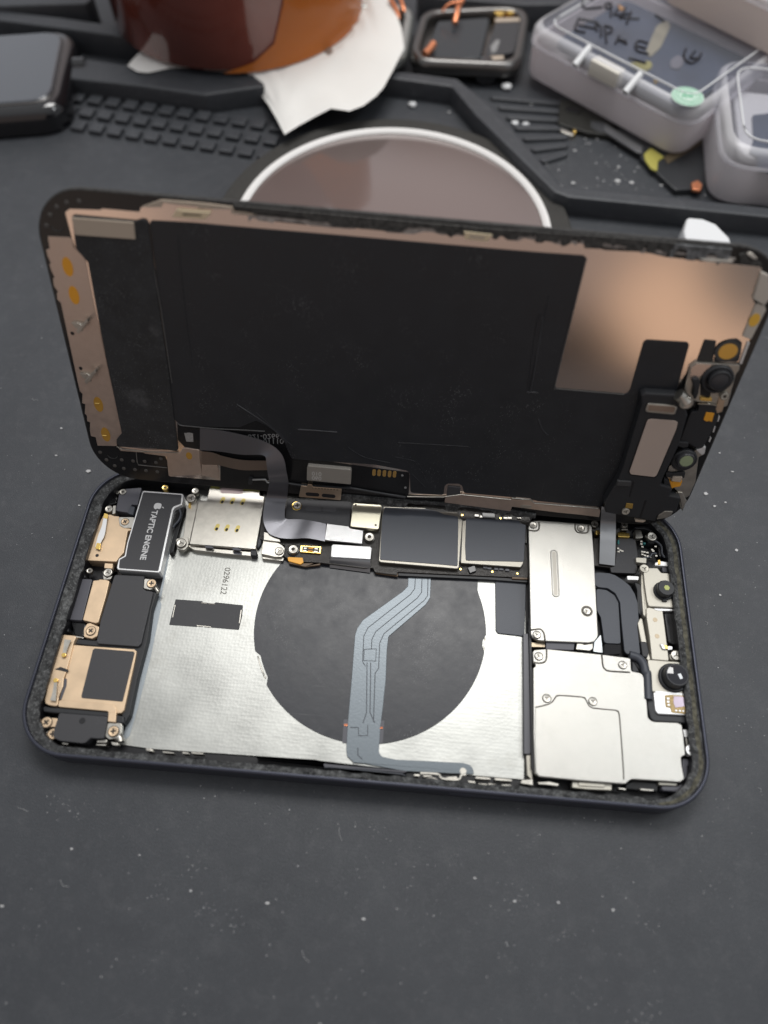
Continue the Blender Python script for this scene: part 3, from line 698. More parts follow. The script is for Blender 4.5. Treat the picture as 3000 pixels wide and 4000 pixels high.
lu = part('shield_lug', 'b', 'F 42,768 100,768 150,795 170,815 165,850 150,868 110,868 28,850', 3.5, 2.2, nickel, ph, .4, .12); screw('b', 'F 136,832', 3.8, 1.0, nickel, lu, 'tri', .6)
part('shield_lug', 'b', 'F 45,720 75,725 140,765 145,780 45,768', 4.0, 3, nickel, lu, .2, .1)
part('lug_base', 'b', 'F 30,862 165,872 158,892 40,878', 2.6, FL, nickel, ph, .2, .1)
cv = part('connector_cover', 'b', 'F 455,793 672,806 682,815 674,882 440,868 445,800', 4.7, 3.2, mat('speckled_steel', (.80,.80,.80), .28, 1, bump=.5, bscale=70), ph, .3, .12)
ribbon('battery_flex', pts('b', 'F 441,862', 4.5)+pts('b', 'F 438,885', 3.9)+pts('b', 'F 435,905', 2.8)+pts('b', 'F 434,930', 1.9), pts('b', 'F 674,878', 4.5)+pts('b', 'F 673,905', 3.9)+pts('b', 'F 672,935', 2.8)+pts('b', 'F 672,962', 1.9), .2, ribg, ph, 5)
def shielded(name, rim, film, h, m=mat('dull_shield_rim', (.30,.285,.25), .4, 1, bump=.1, bscale=50), lbl=None):
    o = part(name, 'b', rim, h, 2.6, m, lb, .35, .15); part('graphite_film', 'b', film, h+.12, h-.1, slated, o, .4, .05)
    if lbl: note(o, lbl)
    return o
s1 = shielded('processor_shield', 'F 752,570 1000,578 1005,590 1080,600 1182,603 1200,618 1200,640 1218,648 1196,930 1185,938 735,900 722,890 738,660 745,590', 'F 758,576 1000,583 1072,600 1110,618 1190,630 1192,660 1188,922 1090,912 730,884 742,640', 4.2, lbl='large shield under wrinkled black film')
s2 = shielded('memory_shield', 'F 1215,655 1250,648 1555,660 1590,690 1575,905 1560,930 1205,905', 'F 1238,640 1550,652 1556,668 1590,680 1578,896 1236,888 1232,800', 4.1, lbl='smaller shield under flat black film')
part('film_edge', 'b', 'F 1190,655 1240,650 1235,890 1192,895', 3.9, 2.8, slated, lb, .2, .1)
for s in ('F 1205,940', 'F 1392,955', 'F 1540,966', 'F 1215,622', 'F 1440,640'): prism('test_point', ngon(on_bench(px(s)[0], 2.93), .25, 10), 2.8, 2.96, goldpl, lb, 0, 0)
for s in ('F 1350,930', 'F 1375,935', 'F 1415,938', 'F 1445,940', 'F 1480,945', 'F 1495,640', 'F 1550,635', 'F 1300,625', 'F 1330,632', 'F 1470,640'):
    c = on_bench(px(s)[0], 3.2); prism('component', [(c.x-.5, c.y-.3), (c.x+.5, c.y-.3), (c.x+.5, c.y+.3), (c.x-.5, c.y+.3)], 2.8, 3.3, nickel if '6' in s.split(',')[1][:1] else greypl, lb, .08, .05)
for s in ('F 1245,930 1290,915 1300,950 1260,965', 'F 1330,605 1410,610 1410,645 1335,640', 'F 1570,690 1600,700 1600,790 1572,780'):
    part('component', 'b', s, 3.5, 2.8, blk_gl, lb, .2, .15)
part('board_wall', 'b', 'F 838,958 1360,982 1600,1003 1598,1018 1360,1000 838,978', 2.5, FL, blk_pl, ph, .1, .05)
part('board_wall', 'b', 'F 1510,985 1600,992 1600,1000 1508,996', 2.95, 2, boarded, ph, .1, .03)
# dividing wall next to the battery bay
part('divider_bar', 'b', 'D 238,40 272,40 300,800 280,825 243,822', 3.0, FL, mat('grey_bar', (.10,.10,.11), .4, .3), ph, .2, .2)
part('divider_bar', 'b', 'D 274,-60 290,-60 312,960 292,900', 3.8, FL, blk_pl, ph, .1, .1)
part('divider_post', 'b', 'D 258,828 292,825 302,1000 265,960', 2.6, FL, cream, ph, .2, .15)

# ---- two large shields on the right
us = part('upper_shield', 'b', 'E 118,104 130,75 160,62 200,60 560,86 575,100 590,300 620,880 616,905 590,935 550,942 245,930 190,925 150,905 135,880', 4.9, 3.9, steel, ph, .5, .16)
note(us, 'tall steel shield with one long pressed groove')
a, b = pts('b', 'E 302,295 316,588', 4.9)
def groove(name, a, b, r, z, par):
    bm = bmesh.new(); P = capsule(a.xy, b.xy, r, 10); add_tube(bm, [(x, y, z) for x, y in P+[P[0]]], .16, 8); return finish(name, bm, steel, par, 60)
groove('pressed_rim', a, b, .75, 4.9, us)
prism('pressed_groove', capsule(a.xy, b.xy, .45), 4.8, 4.93, mat('groove_steel', (.40,.38,.34), .5, .8), us, .0, 0)
for s, r in (('E 153,92', .88), ('E 497,116', .88), ('E 540,713', .9), ('E 180,882', .88)): screw('b', s, 5.15, r, nickel, us, 'tri', .35)
prism('screw_ring', ngon(on_bench(px('E 540,713')[0], 4.95), 1.35, 28), 4.8, 4.94, mat('groove_shade', (.13,.12,.105), .5, .5), us, 0, 0)  # dark ring painted as the shade around the sunk screw
for s in ('E 195,75 196,110 188,128 165,136 120,130', 'E 455,85 455,115 462,135 480,148 530,150 548,138 550,95', 'E 135,850 190,842 215,850 232,880 238,930'):
    tube('pressed_line', pts('b', s, 4.93), .2, mat('groove_shade', (.13,.12,.105), .5, .5), us, 4)  # dark tubes painted as the shade in the pressed grooves
ls = part('lower_shield', 'b', 'D 300,160 312,146 390,140 745,175 935,200 940,285 990,293 1012,305 1024,335 1040,480 1048,585 1070,606 1090,612 1240,618 1268,632 1278,700 1290,822 1284,832 1262,842 1268,900 1285,985 1258,1004 945,985 925,995 905,1014 870,1016 600,995 340,970 316,945 305,700 303,262 318,255 318,240 305,235', 4.9, 3.6, steel, ph, .5, .16)
note(ls, 'wide stepped steel shield with a raised plate')
part('raised_plate', 'b', 'D 318,520 400,500 432,478 450,452 475,442 620,453 642,466 658,496 690,524 835,538 856,552 864,600 886,900 890,985 870,1012 600,991 345,966 322,942 316,700', 5.0, 4.8, steel, ls, .5, .1)
tube('raised_edge', pts('b', 'D 318,520 400,500 432,478 450,452 475,442 620,453 642,466 658,496 690,524 835,538 856,552 864,600 886,900 890,985', 4.98), .16, mat('groove_shade', (.13,.12,.105), .5, .5), ls, 2)  # dark line painted as shade along the raised plate's step
for s, r in (('D 340,187', .92), ('D 884,244', .9), ('D 392,460', .9), ('D 691,480', .9)): screw('b', s, 5.12, r, nickel, ls, 'tri', .35)
for s in ('D 390,145 390,195 380,222 350,232 302,228', 'D 748,180 755,245 768,270 800,284 930,292'):
    tube('pressed_line', pts('b', s, 4.93), .2, mat('groove_shade', (.13,.12,.105), .5, .5), ls, 4)  # dark colour stands in for shade along the pressed lines
part('shield_tab', 'b', 'D 557,1000 815,1016 812,1058 640,1050 556,1040', 3.8, 2, cream, ph, .2, .15)
part('tab_step', 'b', 'D 595,1002 770,1012 768,1038 598,1028', 4.1, 3.6, cream, ph, .2, .12)
part('shield_tab', 'b', 'D 1115,1003 1240,1010 1232,1028 1117,1022', 3.8, 2, cream, ph, .15, .12)
part('cavity_block', 'b', 'D 900,1015 950,990 1120,1005 1112,1070 900,1050', 3.0, FL, blk_gl, ph, .4, .3)
part('corner_pad', 'b', 'D 1135,1030 1240,1030 1290,1005 1340,1045 1320,1075 1140,1060', 3.8, FL, greypl, ph, .5, .3)
for s in ('D 995,1045 1085,1052 1082,1062 1000,1056', 'D 855,1040 905,1045 903,1056 858,1050', 'D 330,1005 410,1000 470,1015 465,1030 400,1022 340,1018', 'D 230,990 300,985 302,1025 222,1012'):
    part('ground_clip', 'b', s, 4.0, 2, nickel, ph, .1, .12)
# camera connectors between the shields
part('camera_connector', 'b', 'E 245,932 452,942 445,995 245,988', 4.2, 3, greypl, ph, .2, .1)
part('connector_end', 'b', 'E 128,938 240,934 240,975 132,972', 3.6, 2.6, mat('bronze_metal', (.35,.29,.21), .35, .9), ph, .2, .1)
part('connector_end', 'b', 'E 470,932 490,930 520,955 545,950 585,945 583,985 560,1000 460,990', 4.3, 3, nickel, ph, .2, .14)
part('pale_foil', 'b', 'E 590,938 625,900 640,880 655,1015 585,1005', 2.4, 1.4, mat('pale_foil', (.62,.66,.68), .35, .6), ph, .2, .05)
tube('side_wire', pts('b', 'E 640,40 640,60', 4.4), .3, nickel, ph, 1)
# ---- right end: flexes, front camera parts
part('earpiece_flex', 'b', 'E 590,432 700,440 745,455 800,490 850,530 885,590 905,650 915,790 903,820 925,1020 905,1035 812,1022 790,800 778,650 745,585 690,548 600,540', 3.6, 2.8, slated, ph, 1.2, .1)
part('inner_flex', 'b', 'E 605,548 680,560 740,600 768,650 785,950 665,945 640,760 612,710', 3.0, 2.2, slated, ph, .8, .1)
part('foam_pad', 'b', 'E 668,950 785,955 782,1022 660,1032', 3.6, 2.4, mat('black_foam', (.02,.02,.022), .9, 0, bump=1, bscale=30), ph, .3, .15)
tube('thick_cable', pts('b', 'E 845,1030 905,1050 945,1095 962,1160 D 1040,300 1045,390 1048,470', 4.6), 1.0, slated, ph, 5, 12)
part('cable_guide', 'b', 'E 860,1060 905,1075 930,1120 940,1180 D 1028,330 1000,290 945,290 945,230', 4.2, 2, blk_pl, ph, .4, .3)
db = part('sensor_board', 'b', 'E 585,190 760,180 890,190 910,330 898,435 890,442 712,437 705,400 590,385', 2.9, 2.0, board, ph, .3, .08)
note(part('black_cover', 'b', 'E 765,185 885,195 905,300 890,442 715,435 708,400 740,390', 3.2, 2.6, blk_lab, db, .3, .08), 'black film over the sensor board')
for s, m in (('E 762,142 845,150 848,182 765,178', goldpl), ('E 885,125 930,130 945,185 890,190', nickel), ('E 790,100 835,100 835,130 785,130', nickel), ('E 892,326 970,330 968,370 895,362', cream), ('E 828,458 915,462 912,490 832,488', white_m), ('E 602,130 632,128 635,160 605,165', goldpl)):
    part('sensor_contact', 'b', s, 4.0, 2.4, m, db, .25, .12)
for i, s in enumerate(('E 765,262', 'E 780,275', 'E 768,285', 'E 795,280', 'E 932,212', 'E 932,230', 'E 940,250', 'E 938,285', 'E 955,288', 'E 975,292', 'E 940,305', 'E 958,312', 'E 978,318', 'E 995,322', 'E 1010,270', 'E 1018,280', 'E 1040,315', 'E 955,225', 'E 1035,248')):
    c = on_bench(px(s)[0], 3.4); prism('component', [(c.x-.28, c.y-.22), (c.x+.28, c.y-.22), (c.x+.28, c.y+.22), (c.x-.28, c.y+.22)], 2.6, 3.4, mat('teal_part', (.02,.16,.16), .4) if i == 17 else nickel, db, .06, .06)
prism('component', capsule(on_bench(px('E 768,205')[0], 3.5).xy, on_bench(px('E 768,225')[0], 3.5).xy, .22), 2.6, 3.4, mat('teal_part', (.02,.16,.16), .4), db, .05, 0)
screw('b', 'E 1008,174', 4.6, 1.15, nickel, ph, 'tri', 1.6); part('screw_tab', 'b', 'E 958,165 1000,160 1000,190 965,182', 4.2, 3.4, nickel, ph, .2, .1)
screw('b', 'E 597,86', 4.2, .9, nickel, ph, 'tri', 1.4); screw('b', 'E 955,405', 4.9, 1.1, cream, ph, 'tri', 1.4); screw('b', 'E 812,90', 4.4, .8, nickel, ph, 'tri', 1.4)
part('corner_moulding', 'b', 'E 1010,200 1050,110 1110,120 1130,330 1060,330 1050,240', 3.2, FL, blk_gl, ph, .8, .4)
part('antenna_ring', 'b', 'E 880,105 960,100 1040,130 1060,190 1030,225 985,225 975,205 1020,200 1035,170 1010,140 950,120 890,122', 3.6, FL, blk_pl, ph, .4, .3)
tube('antenna_trace', pts('b', 'E 985,205 1040,215 1075,250 1080,300 1100,330', 3.9), .3, slated, ph)
tube('antenna_trace', pts('b', 'E 940,330 990,325 1010,300 1040,300', 3.3), .25, slated, ph)
part('spring_block', 'b', 'E 1030,365 1060,350 1120,360 1135,392 1075,388 1030,385', 4.6, 3, white_m, ph, .2, .15); part('gold_tip', 'b', 'E 1050,345 1068,343 1072,375 1055,378', 4.9, 4, goldpl, ph, .1, .05)
part('clip_block', 'b', 'E 1080,395 1138,402 1138,436 1085,430', 4.2, 3, greypl, ph, .2, .15)
c1 = part('dot_projector', 'b', 'E 945,415 975,400 1048,402 1075,436 1165,440 1182,520 1205,680 1198,692 985,680 972,640 955,520', 4.8, FL, cream, ph, .4, .2)
note(c1, 'cream plate around a small black lens barrel')
def lens(par, s, base_h, steps, c_off=(0,0)):
    c = on_bench(px(s)[0], base_h); return c
p0 = on_bench(px('E 1088,572')[0], 4.8)
lathe('lens_base', (p0.x, p0.y), [(2.35, 4.4), (2.35, 5.1), (2.2, 5.25)], blk_pl, c1)
lathe('lens_barrel', (p0.x, p0.y), [(1.95, 5.2), (1.95, 6.9), (1.8, 7.1), (1.0, 7.1)], blk_pl, c1)
prism('lens_tab', [(p0.x-.5, p0.y-2.7), (p0.x+.5, p0.y-2.7), (p0.x+.5, p0.y-2.0), (p0.x-.5, p0.y-2.0)], 4.6, 5.3, blk_pl, c1, .1, .1)
prism('lens_tab', [(p0.x-.6, p0.y+2.0), (p0.x+.6, p0.y+2.0), (p0.x+.5, p0.y+2.55), (p0.x-.5, p0.y+2.55)], 4.6, 5.3, blk_pl, c1, .1, .1)
prism('lens_glass', ngon((p0.x+.1, p0.y), .72, 6), 6.9, 7.15, yglint, c1, .1, .1)
br2 = part('camera_bracket', 'b', 'E 968,690 985,686 1085,708 1098,800 1130,1060 1125,1072 1008,1062 992,900 970,760', 4.4, FL, cream, ph, .3, .15)
for s in ('E 1031,776', 'E 1045,894'): prism('rivet_hole', ngon(on_bench(px(s)[0], 4.42), .55, 16), 4.3, 4.43, mat('bronze_metal', (.35,.29,.21), .35, .9), br2, 0, 0)
part('bracket_lip', 'b', 'E 1020,692 1200,700 1200,712 1060,712 1030,705', 4.5, 3.5, white_m, ph, .15, .1)
part('side_rail', 'b', 'E 905,800 925,760 940,770 985,1010 1000,1060 985,1075 960,1050 930,930', 3.8, FL, cream, ph, .3, .2)
part('side_rail', 'b', 'E 930,435 955,440 975,690 965,760 945,740 930,560', 3.9, FL, cream, ph, .3, .2)
part('black_spacer', 'b', 'E 880,500 930,520 955,660 930,750 905,720 900,560', 3.6, FL, blk_pl, ph, .4, .3)
part('black_spacer', 'b', 'E 925,930 972,935 988,1010 975,1050 940,1040', 4.2, FL, blk_pl, ph, .3, .3)
part('black_spacer', 'b', 'E 1095,720 1200,722 1215,800 1240,940 1180,960 1125,940', 3.6, FL, blk_gl, ph, .6, .3)
part('steel_edge', 'b', 'E 1200,760 1215,755 1245,935 1228,945', 4.4, 2, cream, ph, .2, .1)
part('spring_block', 'b', 'E 1065,945 1105,958 1110,990 1085,985', 4.9, 4.2, white_m, ph, .15, .12); part('gold_tip', 'b', 'E 1095,955 1118,960 1125,985 1105,985', 5.0, 4.5, goldpl, ph, .1, .06); part('spring_block', 'b', 'E 1125,965 1155,968 1155,990 1122,992', 4.8, 4.2, white_m, ph, .1, .1)
lg4 = part('screw_lug', 'b', 'E 1150,1010 1205,1000 1222,1050 1190,1072 1140,1062 1135,1030', 4.4, 3, cream, ph, .5, .12); screw('b', 'E 1184,1031', 4.8, 1.15, nickel, lg4, 'tri', .8)
c2 = part('camera_module', 'b', 'D 1045,208 1290,228 1302,250 1322,430 1310,440 1072,418', 5.0, FL, cream, ph, .5, .2)
note(c2, 'cream camera module with a wide black lens')
p1 = on_bench(px('D 1208,330')[0], 5.0)
lathe('lens_ring', (p1.x, p1.y), [(3.3, 4.6), (3.3, 5.3), (3.1, 5.5), (2.8, 5.5), (2.7, 5.3)], blk_pl, c2)
lathe('lens_ring', (p1.x+.1, p1.y+.05), [(2.75, 5.2), (2.7, 6.3), (2.6, 6.6), (2.6, 7.4), (2.45, 7.6)], blk_pl, c2)
lathe('lens_glass', (p1.x+.1, p1.y+.05), [(2.4, 7.0), (2.4, 7.55), (1.6, 7.75), (.8, 7.85), (0, 7.88)], lensb, c2)
c3 = part('sensor_module', 'b', 'D 1083,420 1310,436 1322,446 1338,555 1325,572 1112,562 1095,540', 5.0, FL, white_m, ph, .4, .2)
note(c3, 'white sensor module with an amber chip window')
ch = part('amber_chip', 'b', 'N 655,52 720,45 975,60 985,120 968,300 742,275 728,215 668,205 660,150', 5.15, 4.9, mat('amber_chip', (.34,.24,.10), .35, .3, var=.4, vscale=22), c3, .2, .05)
part('sensor_window', 'b', 'N 770,62 885,70 925,105 920,195 790,215 765,150', 5.22, 5.1, violet, ch, .1, .03)
for s in ('N 680,82 715,82 715,108 682,108', 'N 680,122 715,122 715,150 682,150', 'N 690,165 720,165 720,190 692,190', 'N 785,238 815,240 815,262 788,258', 'N 835,242 865,244 865,266 838,262', 'N 880,246 905,248 905,268 882,264'):
    part('chip_part', 'b', s, 5.3, 5.1, white_m, ch, .08, .05)
for s in ('N 603,80', 'N 620,205'): prism('rivet', ngon(on_bench(px(s)[0], 5.02), .45, 14), 4.9, 5.1, white_m, c3, .06, 0)
part('camera_cradle', 'b', 'D 1040,425 1082,425 1105,565 1330,578 1345,555 1350,575 1335,625 1085,612 1062,590 1045,520', 4.5, FL, blk_pl, ph, .5, .3)
part('white_edge', 'b', 'D 1095,412 1300,430 1302,440 1095,424', 5.05, 4.6, white_m, ph, .1, .06)
part('spring_block', 'b', 'N 890,495 955,498 945,600 910,600', 4.6, 3, white_m, ph, .2, .14); part('spring_block', 'b', 'N 962,512 1040,520 1042,600 965,592', 4.7, 3, white_m, ph, .2, .16)
part('spring_block', 'b', 'N 920,610 990,600 1000,690 935,705', 4.2, 3, nickel, ph, .2, .14); part('gold_tip', 'b', 'N 1010,620 1055,622 1052,655 1012,655', 4.9, 4, goldpl, ph, .1, .08)
screw('b', 'N 1000,766', 5.2, 1.2, white_m, ph, 'cross', 1.8, .3)
part('cavity_block', 'b', 'N 880,870 1040,880 1060,960 950,960 945,1140 890,1140', 3.6, FL, greypl, ph, .4, .3)
# silver contacts along the near edge
for s in ('L 1022,370 1062,372 1060,388 1024,384', 'L 1080,378 1140,376 1142,390 1085,390', 'L 1100,395 1150,392 1190,408 1120,408', 'L 1230,390 1300,385 1310,402 1238,405', 'L 1425,385 1520,395 1522,408 1420,402', 'L 1545,395 1660,405 1660,420 1548,412', 'L 1372,412 1420,418 1425,432 1378,426', 'L 1440,430 1500,434 1500,446 1442,440', 'L 1505,430 1560,436 1558,448 1508,444', 'L 1590,438 1655,440 1655,452 1592,448', 'B 1075,1185 1120,1190 1130,1215 1080,1210', 'B 1210,1210 1300,1222 1300,1232 1215,1225', 'B 1370,1215 1420,1222 1425,1235 1375,1232', 'B 1440,1215 1540,1225 1540,1238 1450,1232'):
    part('ground_clip', 'b', s, 4.4, 2, nickel, ph, .15, .14)
tube('contact_rail', pts('b', 'L 1065,366 1180,372 1205,400 1310,408 1330,378 1360,378', 4.5), .3, nickel, ph, 3)
part('wall_trim', 'b', 'L 0,258 430,288 445,330 640,335 960,362 985,352 640,308 440,300 0,262', 3.6, FL, greypl, ph, .2, .1)
part('seal_lip', 'b', 'L 440,322 640,336 950,366 985,395 1020,405 1010,412 970,400 945,376 640,345 445,330', 5.0, 2, slated, ph, .3, .12)

# ================================================================== DISPLAY PANEL
dp = empty('display_panel', 'detached phone display standing open on its long edge, black inner side facing out', 'phone screen', CL)
dp.rotation_mode = 'QUATERNION'; dp.rotation_quaternion = RL.to_quaternion()
def lid_glass():
    bm = bmesh.new(); rows = [(1.0,-1.5), (.3,-1.3), (.05,-.9), (0,-.5), (0,.1), (.12,.24), (.3,.3)]; vs = []
    for d, w in rows: vs.append([bm.verts.new((x, y, w)) for x, y in rr(144.8-2*d, 69.6-2*d, 10.5-d)])
    k = len(vs[0])
    for p, q in zip(vs, vs[1:]):
        for i in range(k):
            f = bm.faces.new((p[i], p[(i+1) % k], q[(i+1) % k], q[i])); f.material_index = 1
    bm.faces.new(vs[-1]); bm.faces.new(list(reversed(vs[0])))
    return finish('cover_glass', bm, [blk_gl, mat('dusty_black_edge', (.035,.034,.033), .6, 0, bump=1, bscale=30, var=.8, vscale=22, speck=.9, sscale=34)], dp, 40)
lid_glass()
W0 = .3
sheet = part('metal_backing', 'l', 'J 213,178 238,160 405,166 412,158 615,176 622,150 735,150 738,125 815,136 925,145 930,158 1108,162 1112,186 1250,200 1320,208 I 0,98 180,112 300,122 560,152 700,192 930,202 1060,232 1240,250 1610,290 1625,300 1570,480 1585,512 1512,690 1555,715 1500,850 1200,880 1100,1040 H 600,960 560,985 F 1659,560 1500,545 1120,515 900,500 700,445 520,440 300,430 K 780,470 540,470 140,440 G 780,590 760,520 740,470 560,435 450,430 J 470,1090 265,360 250,320', W0+.25, W0, rose, dp, .3, .05)
note(sheet, 'silver metal backing sheet with a warm reflection put into its colour')
# side strip on the left with its contact pads
lst = part('side_plate', 'l', 'Q 285,742 555,752 602,775 625,885 760,1015 785,1080 890,1640 P 780,0 830,230 915,640 845,720 852,806 600,800 575,690 515,675 500,600 505,500 465,480 462,410 435,385 440,260 400,250 405,130 370,90 355,30 Q 455,1600 410,1560 405,1480 420,1460 365,1380 355,1290 375,1270 330,1180 310,1110 325,1080 285,1000 265,915 312,900', W0+.35, W0, rosed, dp, .15, .05)
note(lst, 'dull pinkish side plate with orange pads')
for s, rot in (('Q 545,1137', 0), ('Q 627,1505', 0), ('P 612,266', 0), ('P 706,656', 0)):
    c = on_lid(px(s)[0], W0+.4); prism('contact_pad', ngon((c.x, c.y), 1.05, 24, 2.0), W0+.3, W0+.4, orange if s[0] == 'Q' else mat('ochre_contact', (.48,.26,.04), .5, .2), lst, 0, 0)
for s in ('P 600,252', 'P 692,668'):
    c = on_lid(px(s)[0], W0+.45); tube('scratch_mark', [(c.x-.5, c.y-.05, W0+.45), (c.x+.5, c.y, W0+.45)], .12, goldpl, lst, 1)
for s in ('J 252,833', 'J 297,1022'): prism('rivet_hole', ngon(on_lid(px(s)[0], W0+.4), .42, 14), W0+.3, W0+.38, cavity, lst, 0, 0)
for (x, y) in ((300, 795), (345, 1068)):
    q = 'J %g,%g %g,%g %g,%g %g,%g' % (x-55, y-20, x+5, y-12, x-5, y+15, x-30, y+10)
    part('spring_clip', 'l', q, W0+1.2, W0+.3, nickel, lst, .1, .08)
    q = 'J %g,%g %g,%g %g,%g %g,%g' % (x-28, y+25, x+30, y-38, x+38, y-25, x-15, y+42)
    part('spring_clip', 'l', q, W0+2.4, W0+.3, nickel, lst, .1, .1)
    tube('spring_wire', pts('l', 'J %g,%g %g,%g %g,%g' % (x-20, y-20, x+5, y-5, x+5, y+25), W0+2.2), .18, nickel, lst, 2)
# dimples on the black corners
for s in ('Q 270,605', 'Q 315,465', 'Q 402,362', 'Q 530,305', 'Q 690,290', 'P 632,888', 'P 715,985', 'P 822,1062', 'P 940,1098', 'P 1085,1112', 'P 1228,1126', 'P 1375,1140', 'P 912,985', 'P 1060,1000', 'P 1210,1005', 'P 1358,1020', 'P 1422,970'):
    c = on_lid(px(s)[0], W0+.1); lathe('dimple', (c.x, c.y), [(.5, W0-.05), (.42, W0+.14), (.22, W0+.2), (0, W0+.2)], mat('dimple_grey', (.10,.095,.09), .4, .3), dp, 14)
for s in ('Q 400,590', 'P 790,910'):
    c = on_lid(px(s)[0], W0+.1); tube('ring_mark', [(c.x+1.3*cos(a), c.y+1.3*sin(a), W0+.05) for a in [pi+.3+i*.28 for i in range(10)]], .1, mat('ring_grey', (.05,.05,.05), .4), dp, 1)
tube('frame_line', pts('l', 'P 1100,860 1115,1010 1130,1048 1500,1085', W0+.1), .12, mat('line_grey', (.22,.21,.20), .4, .4), dp, 1)
# top rail
tr = part('edge_rail', 'l', 'J 620,150 735,150 740,125 815,135 920,142 930,155 1105,162 1112,185 1175,190 1250,200 1240,188 1180,178 1130,172 1115,150 1000,135 935,128 730,112', W0+.45, W0+.1, tan, dp, .1, .05)
part('rail_clip', 'l', 'J 815,165 1000,180 990,200 965,220 790,205', W0+.95, W0+.2, mat('pale_gold_clip', (.72,.62,.44), .45, .6), dp, .1, .1)
part('clip_slot', 'l', 'J 845,186 945,193 955,200 850,194', W0+.99, W0+.8, cavity, dp, .05, 0)
part('rail_clip', 'l', 'S 1812,905 1925,918 1905,945 1815,935', W0+.9, W0+.2, mat('pale_gold_clip', (.72,.62,.44), .45, .6), dp, .1, .1)
part('clip_slot', 'l', 'S 1835,918 1895,925 1890,935 1832,929', W0+.94, W0+.7, tan, dp, .05, 0)
part('black_slot', 'l', 'J 1310,205 1360,208 1590,228 1592,250 1500,245 1312,225', W0+.3, W0, blk_pl, dp, .1, .02)
def torn(name, top, n, depth, m, w, seed):           # torn adhesive along the upper edge
    rnd = random.Random(seed); P = pts('l', top, w); L = []; bm = bmesh.new()
    segs = [P[0].lerp(P[-1], i/n) for i in range(n+1)] if len(P) == 2 else smooth_line(P, n//(len(P)-1))
    lo = []; d = depth
    for p in segs:
        if rnd.random() < .35: d = depth*rnd.uniform(.35, 1.25)
        lo.append((p.x, p.y-d))
    add_prism(bm, [(p.x, p.y) for p in segs] + lo[::-1], W0, w, .06)
    return finish(name, bm, m, dp)
dirt = mat('torn_adhesive', (.05,.048,.045), .7, 0, bump=1, bscale=18, var=.8, vscale=14, speck=.6, sscale=30)
dirtp = mat('pale_adhesive', (.34,.31,.29), .55, .2, bump=1, bscale=14, var=.35, vscale=10)
torn('torn_adhesive', 'J 1120,140 1659,190 I 0,62 300,80', 70, 1.9, dirt, W0+.55, 4)
torn('torn_adhesive', 'I 300,85 700,112 1120,150', 60, 2.0, dirt, W0+.5, 5)
torn('torn_adhesive', 'I 1100,155 1450,185', 30, 2.6, mat('grey_adhesive', (.14,.145,.15), .5, .1, bump=1, bscale=14, var=.6, vscale=10), W0+.5, 6)
torn('adhesive_residue', 'J 1200,190 1659,232 I 60,88 540,138', 60, 1.1, dirtp, W0+.32, 8)
torn('adhesive_residue', 'I 560,125 700,150 900,175 1130,205 1470,240', 50, .9, dirtp, W0+.34, 9)
part('residue_flake', 'l', 'I 1240,240 1440,250 1460,268 1300,262', W0+.6, W0+.2, mat('bone_residue', (.60,.56,.50), .6), dp, .2, .1)
part('residue_flake', 'l', 'R 1350,360 1420,380 1500,470 1420,460 1330,400', W0+.7, W0+.2, mat('bone_residue', (.60,.56,.50), .6), dp, .2, .1)
part('residue_flake', 'l', 'R 1190,390 1290,370 1420,440 1550,530 1560,580 1400,570 1220,550', W0+.5, W0+.1, dirt, dp, .2, .1)
# black films
fm = part('black_backing', 'l', 'J 668,222 900,235 1300,270 1659,300 I 60,185 300,205 575,224 590,240 575,300 480,660 405,985 412,1003 430,1010 810,1042 832,1035 848,1010 925,735 945,720 1185,735 1196,750 1115,1040 H 1060,320 900,340 700,780 600,930 580,965 F 1659,540 1600,525 1225,492 1215,450 1195,438 1130,436 1112,450 1105,505 910,490 905,380 890,360 700,325 210,292 190,250 165,190 120,135 60,95 0,65 K 700,40 400,35 230,25 195,5 T 75,405 60,330 0,-60 J 790,1100', W0+.45, W0+.2, blk, dp, .8, .08)
note(fm, 'large matte black film over the panel back')
for s, r in (('K 195,0 215,22 300,32 520,52 700,60 900,72', .13), ('J 672,380 700,520 740,760 790,1100', .12), ('I 590,240 490,640 405,985 412,1003 430,1010 810,1042', .12)):
    tube('film_edge', pts('l', s, W0+.48), r, mat('film_edge_grey', (.12,.12,.12), .35, .3), fm, 2)
for s, r in (('J 820,300 855,640 900,1000', .1), ('T 880,488 960,492 1100,500 1140,505 1138,530', .1), ('T 1400,30 1395,80 1360,290 1345,305', .16), ('T 1345,305 1385,308', .14), ('T 300,350 420,430 480,490', .12), ('T 370,380 470,470', .1), ('T 430,440 500,500', .1), ('T 520,440 600,445 660,450', .16), ('T 700,505 760,540 850,560', .1), ('T 930,600 980,650', .1), ('T 870,540 950,560 980,620', .1), ('T 1385,400 1400,440 1420,460', .12), ('I 370,460 340,590 250,1020', .1), ('I 340,590 300,600 240,1020', .1), ('J 640,350 655,500 700,800 750,1100', .07)):
    tube('wrinkle', pts('l', s, W0+.44), r, mat('film_sheen', (.045,.047,.052), .3) if r >= .12 else blk, fm, 4)
pb = part('black_foam_panel', 'l', 'Q 598,470 1420,545 1500,520 1555,530 1585,580 1600,700 1625,880 J 720,700 770,1030 P 1640,870 1300,835 880,815 850,770 845,720 915,640 780,0 J 405,830 335,450 270,375 250,220', W0+.75, W0+.2, blkdust, dp, .5, .12)
note(pb, 'dusty black foam panel at the chin')
part('tan_patch', 'l', 'Q 592,498 1396,562 1420,782 638,724', W0+1.1, W0+.6, tan, pb, .15, .08)
part('panel_gap', 'l', 'J 668,240 690,250 800,1100 785,1106', W0+.4, W0+.1, cavity, dp, .1, .02)
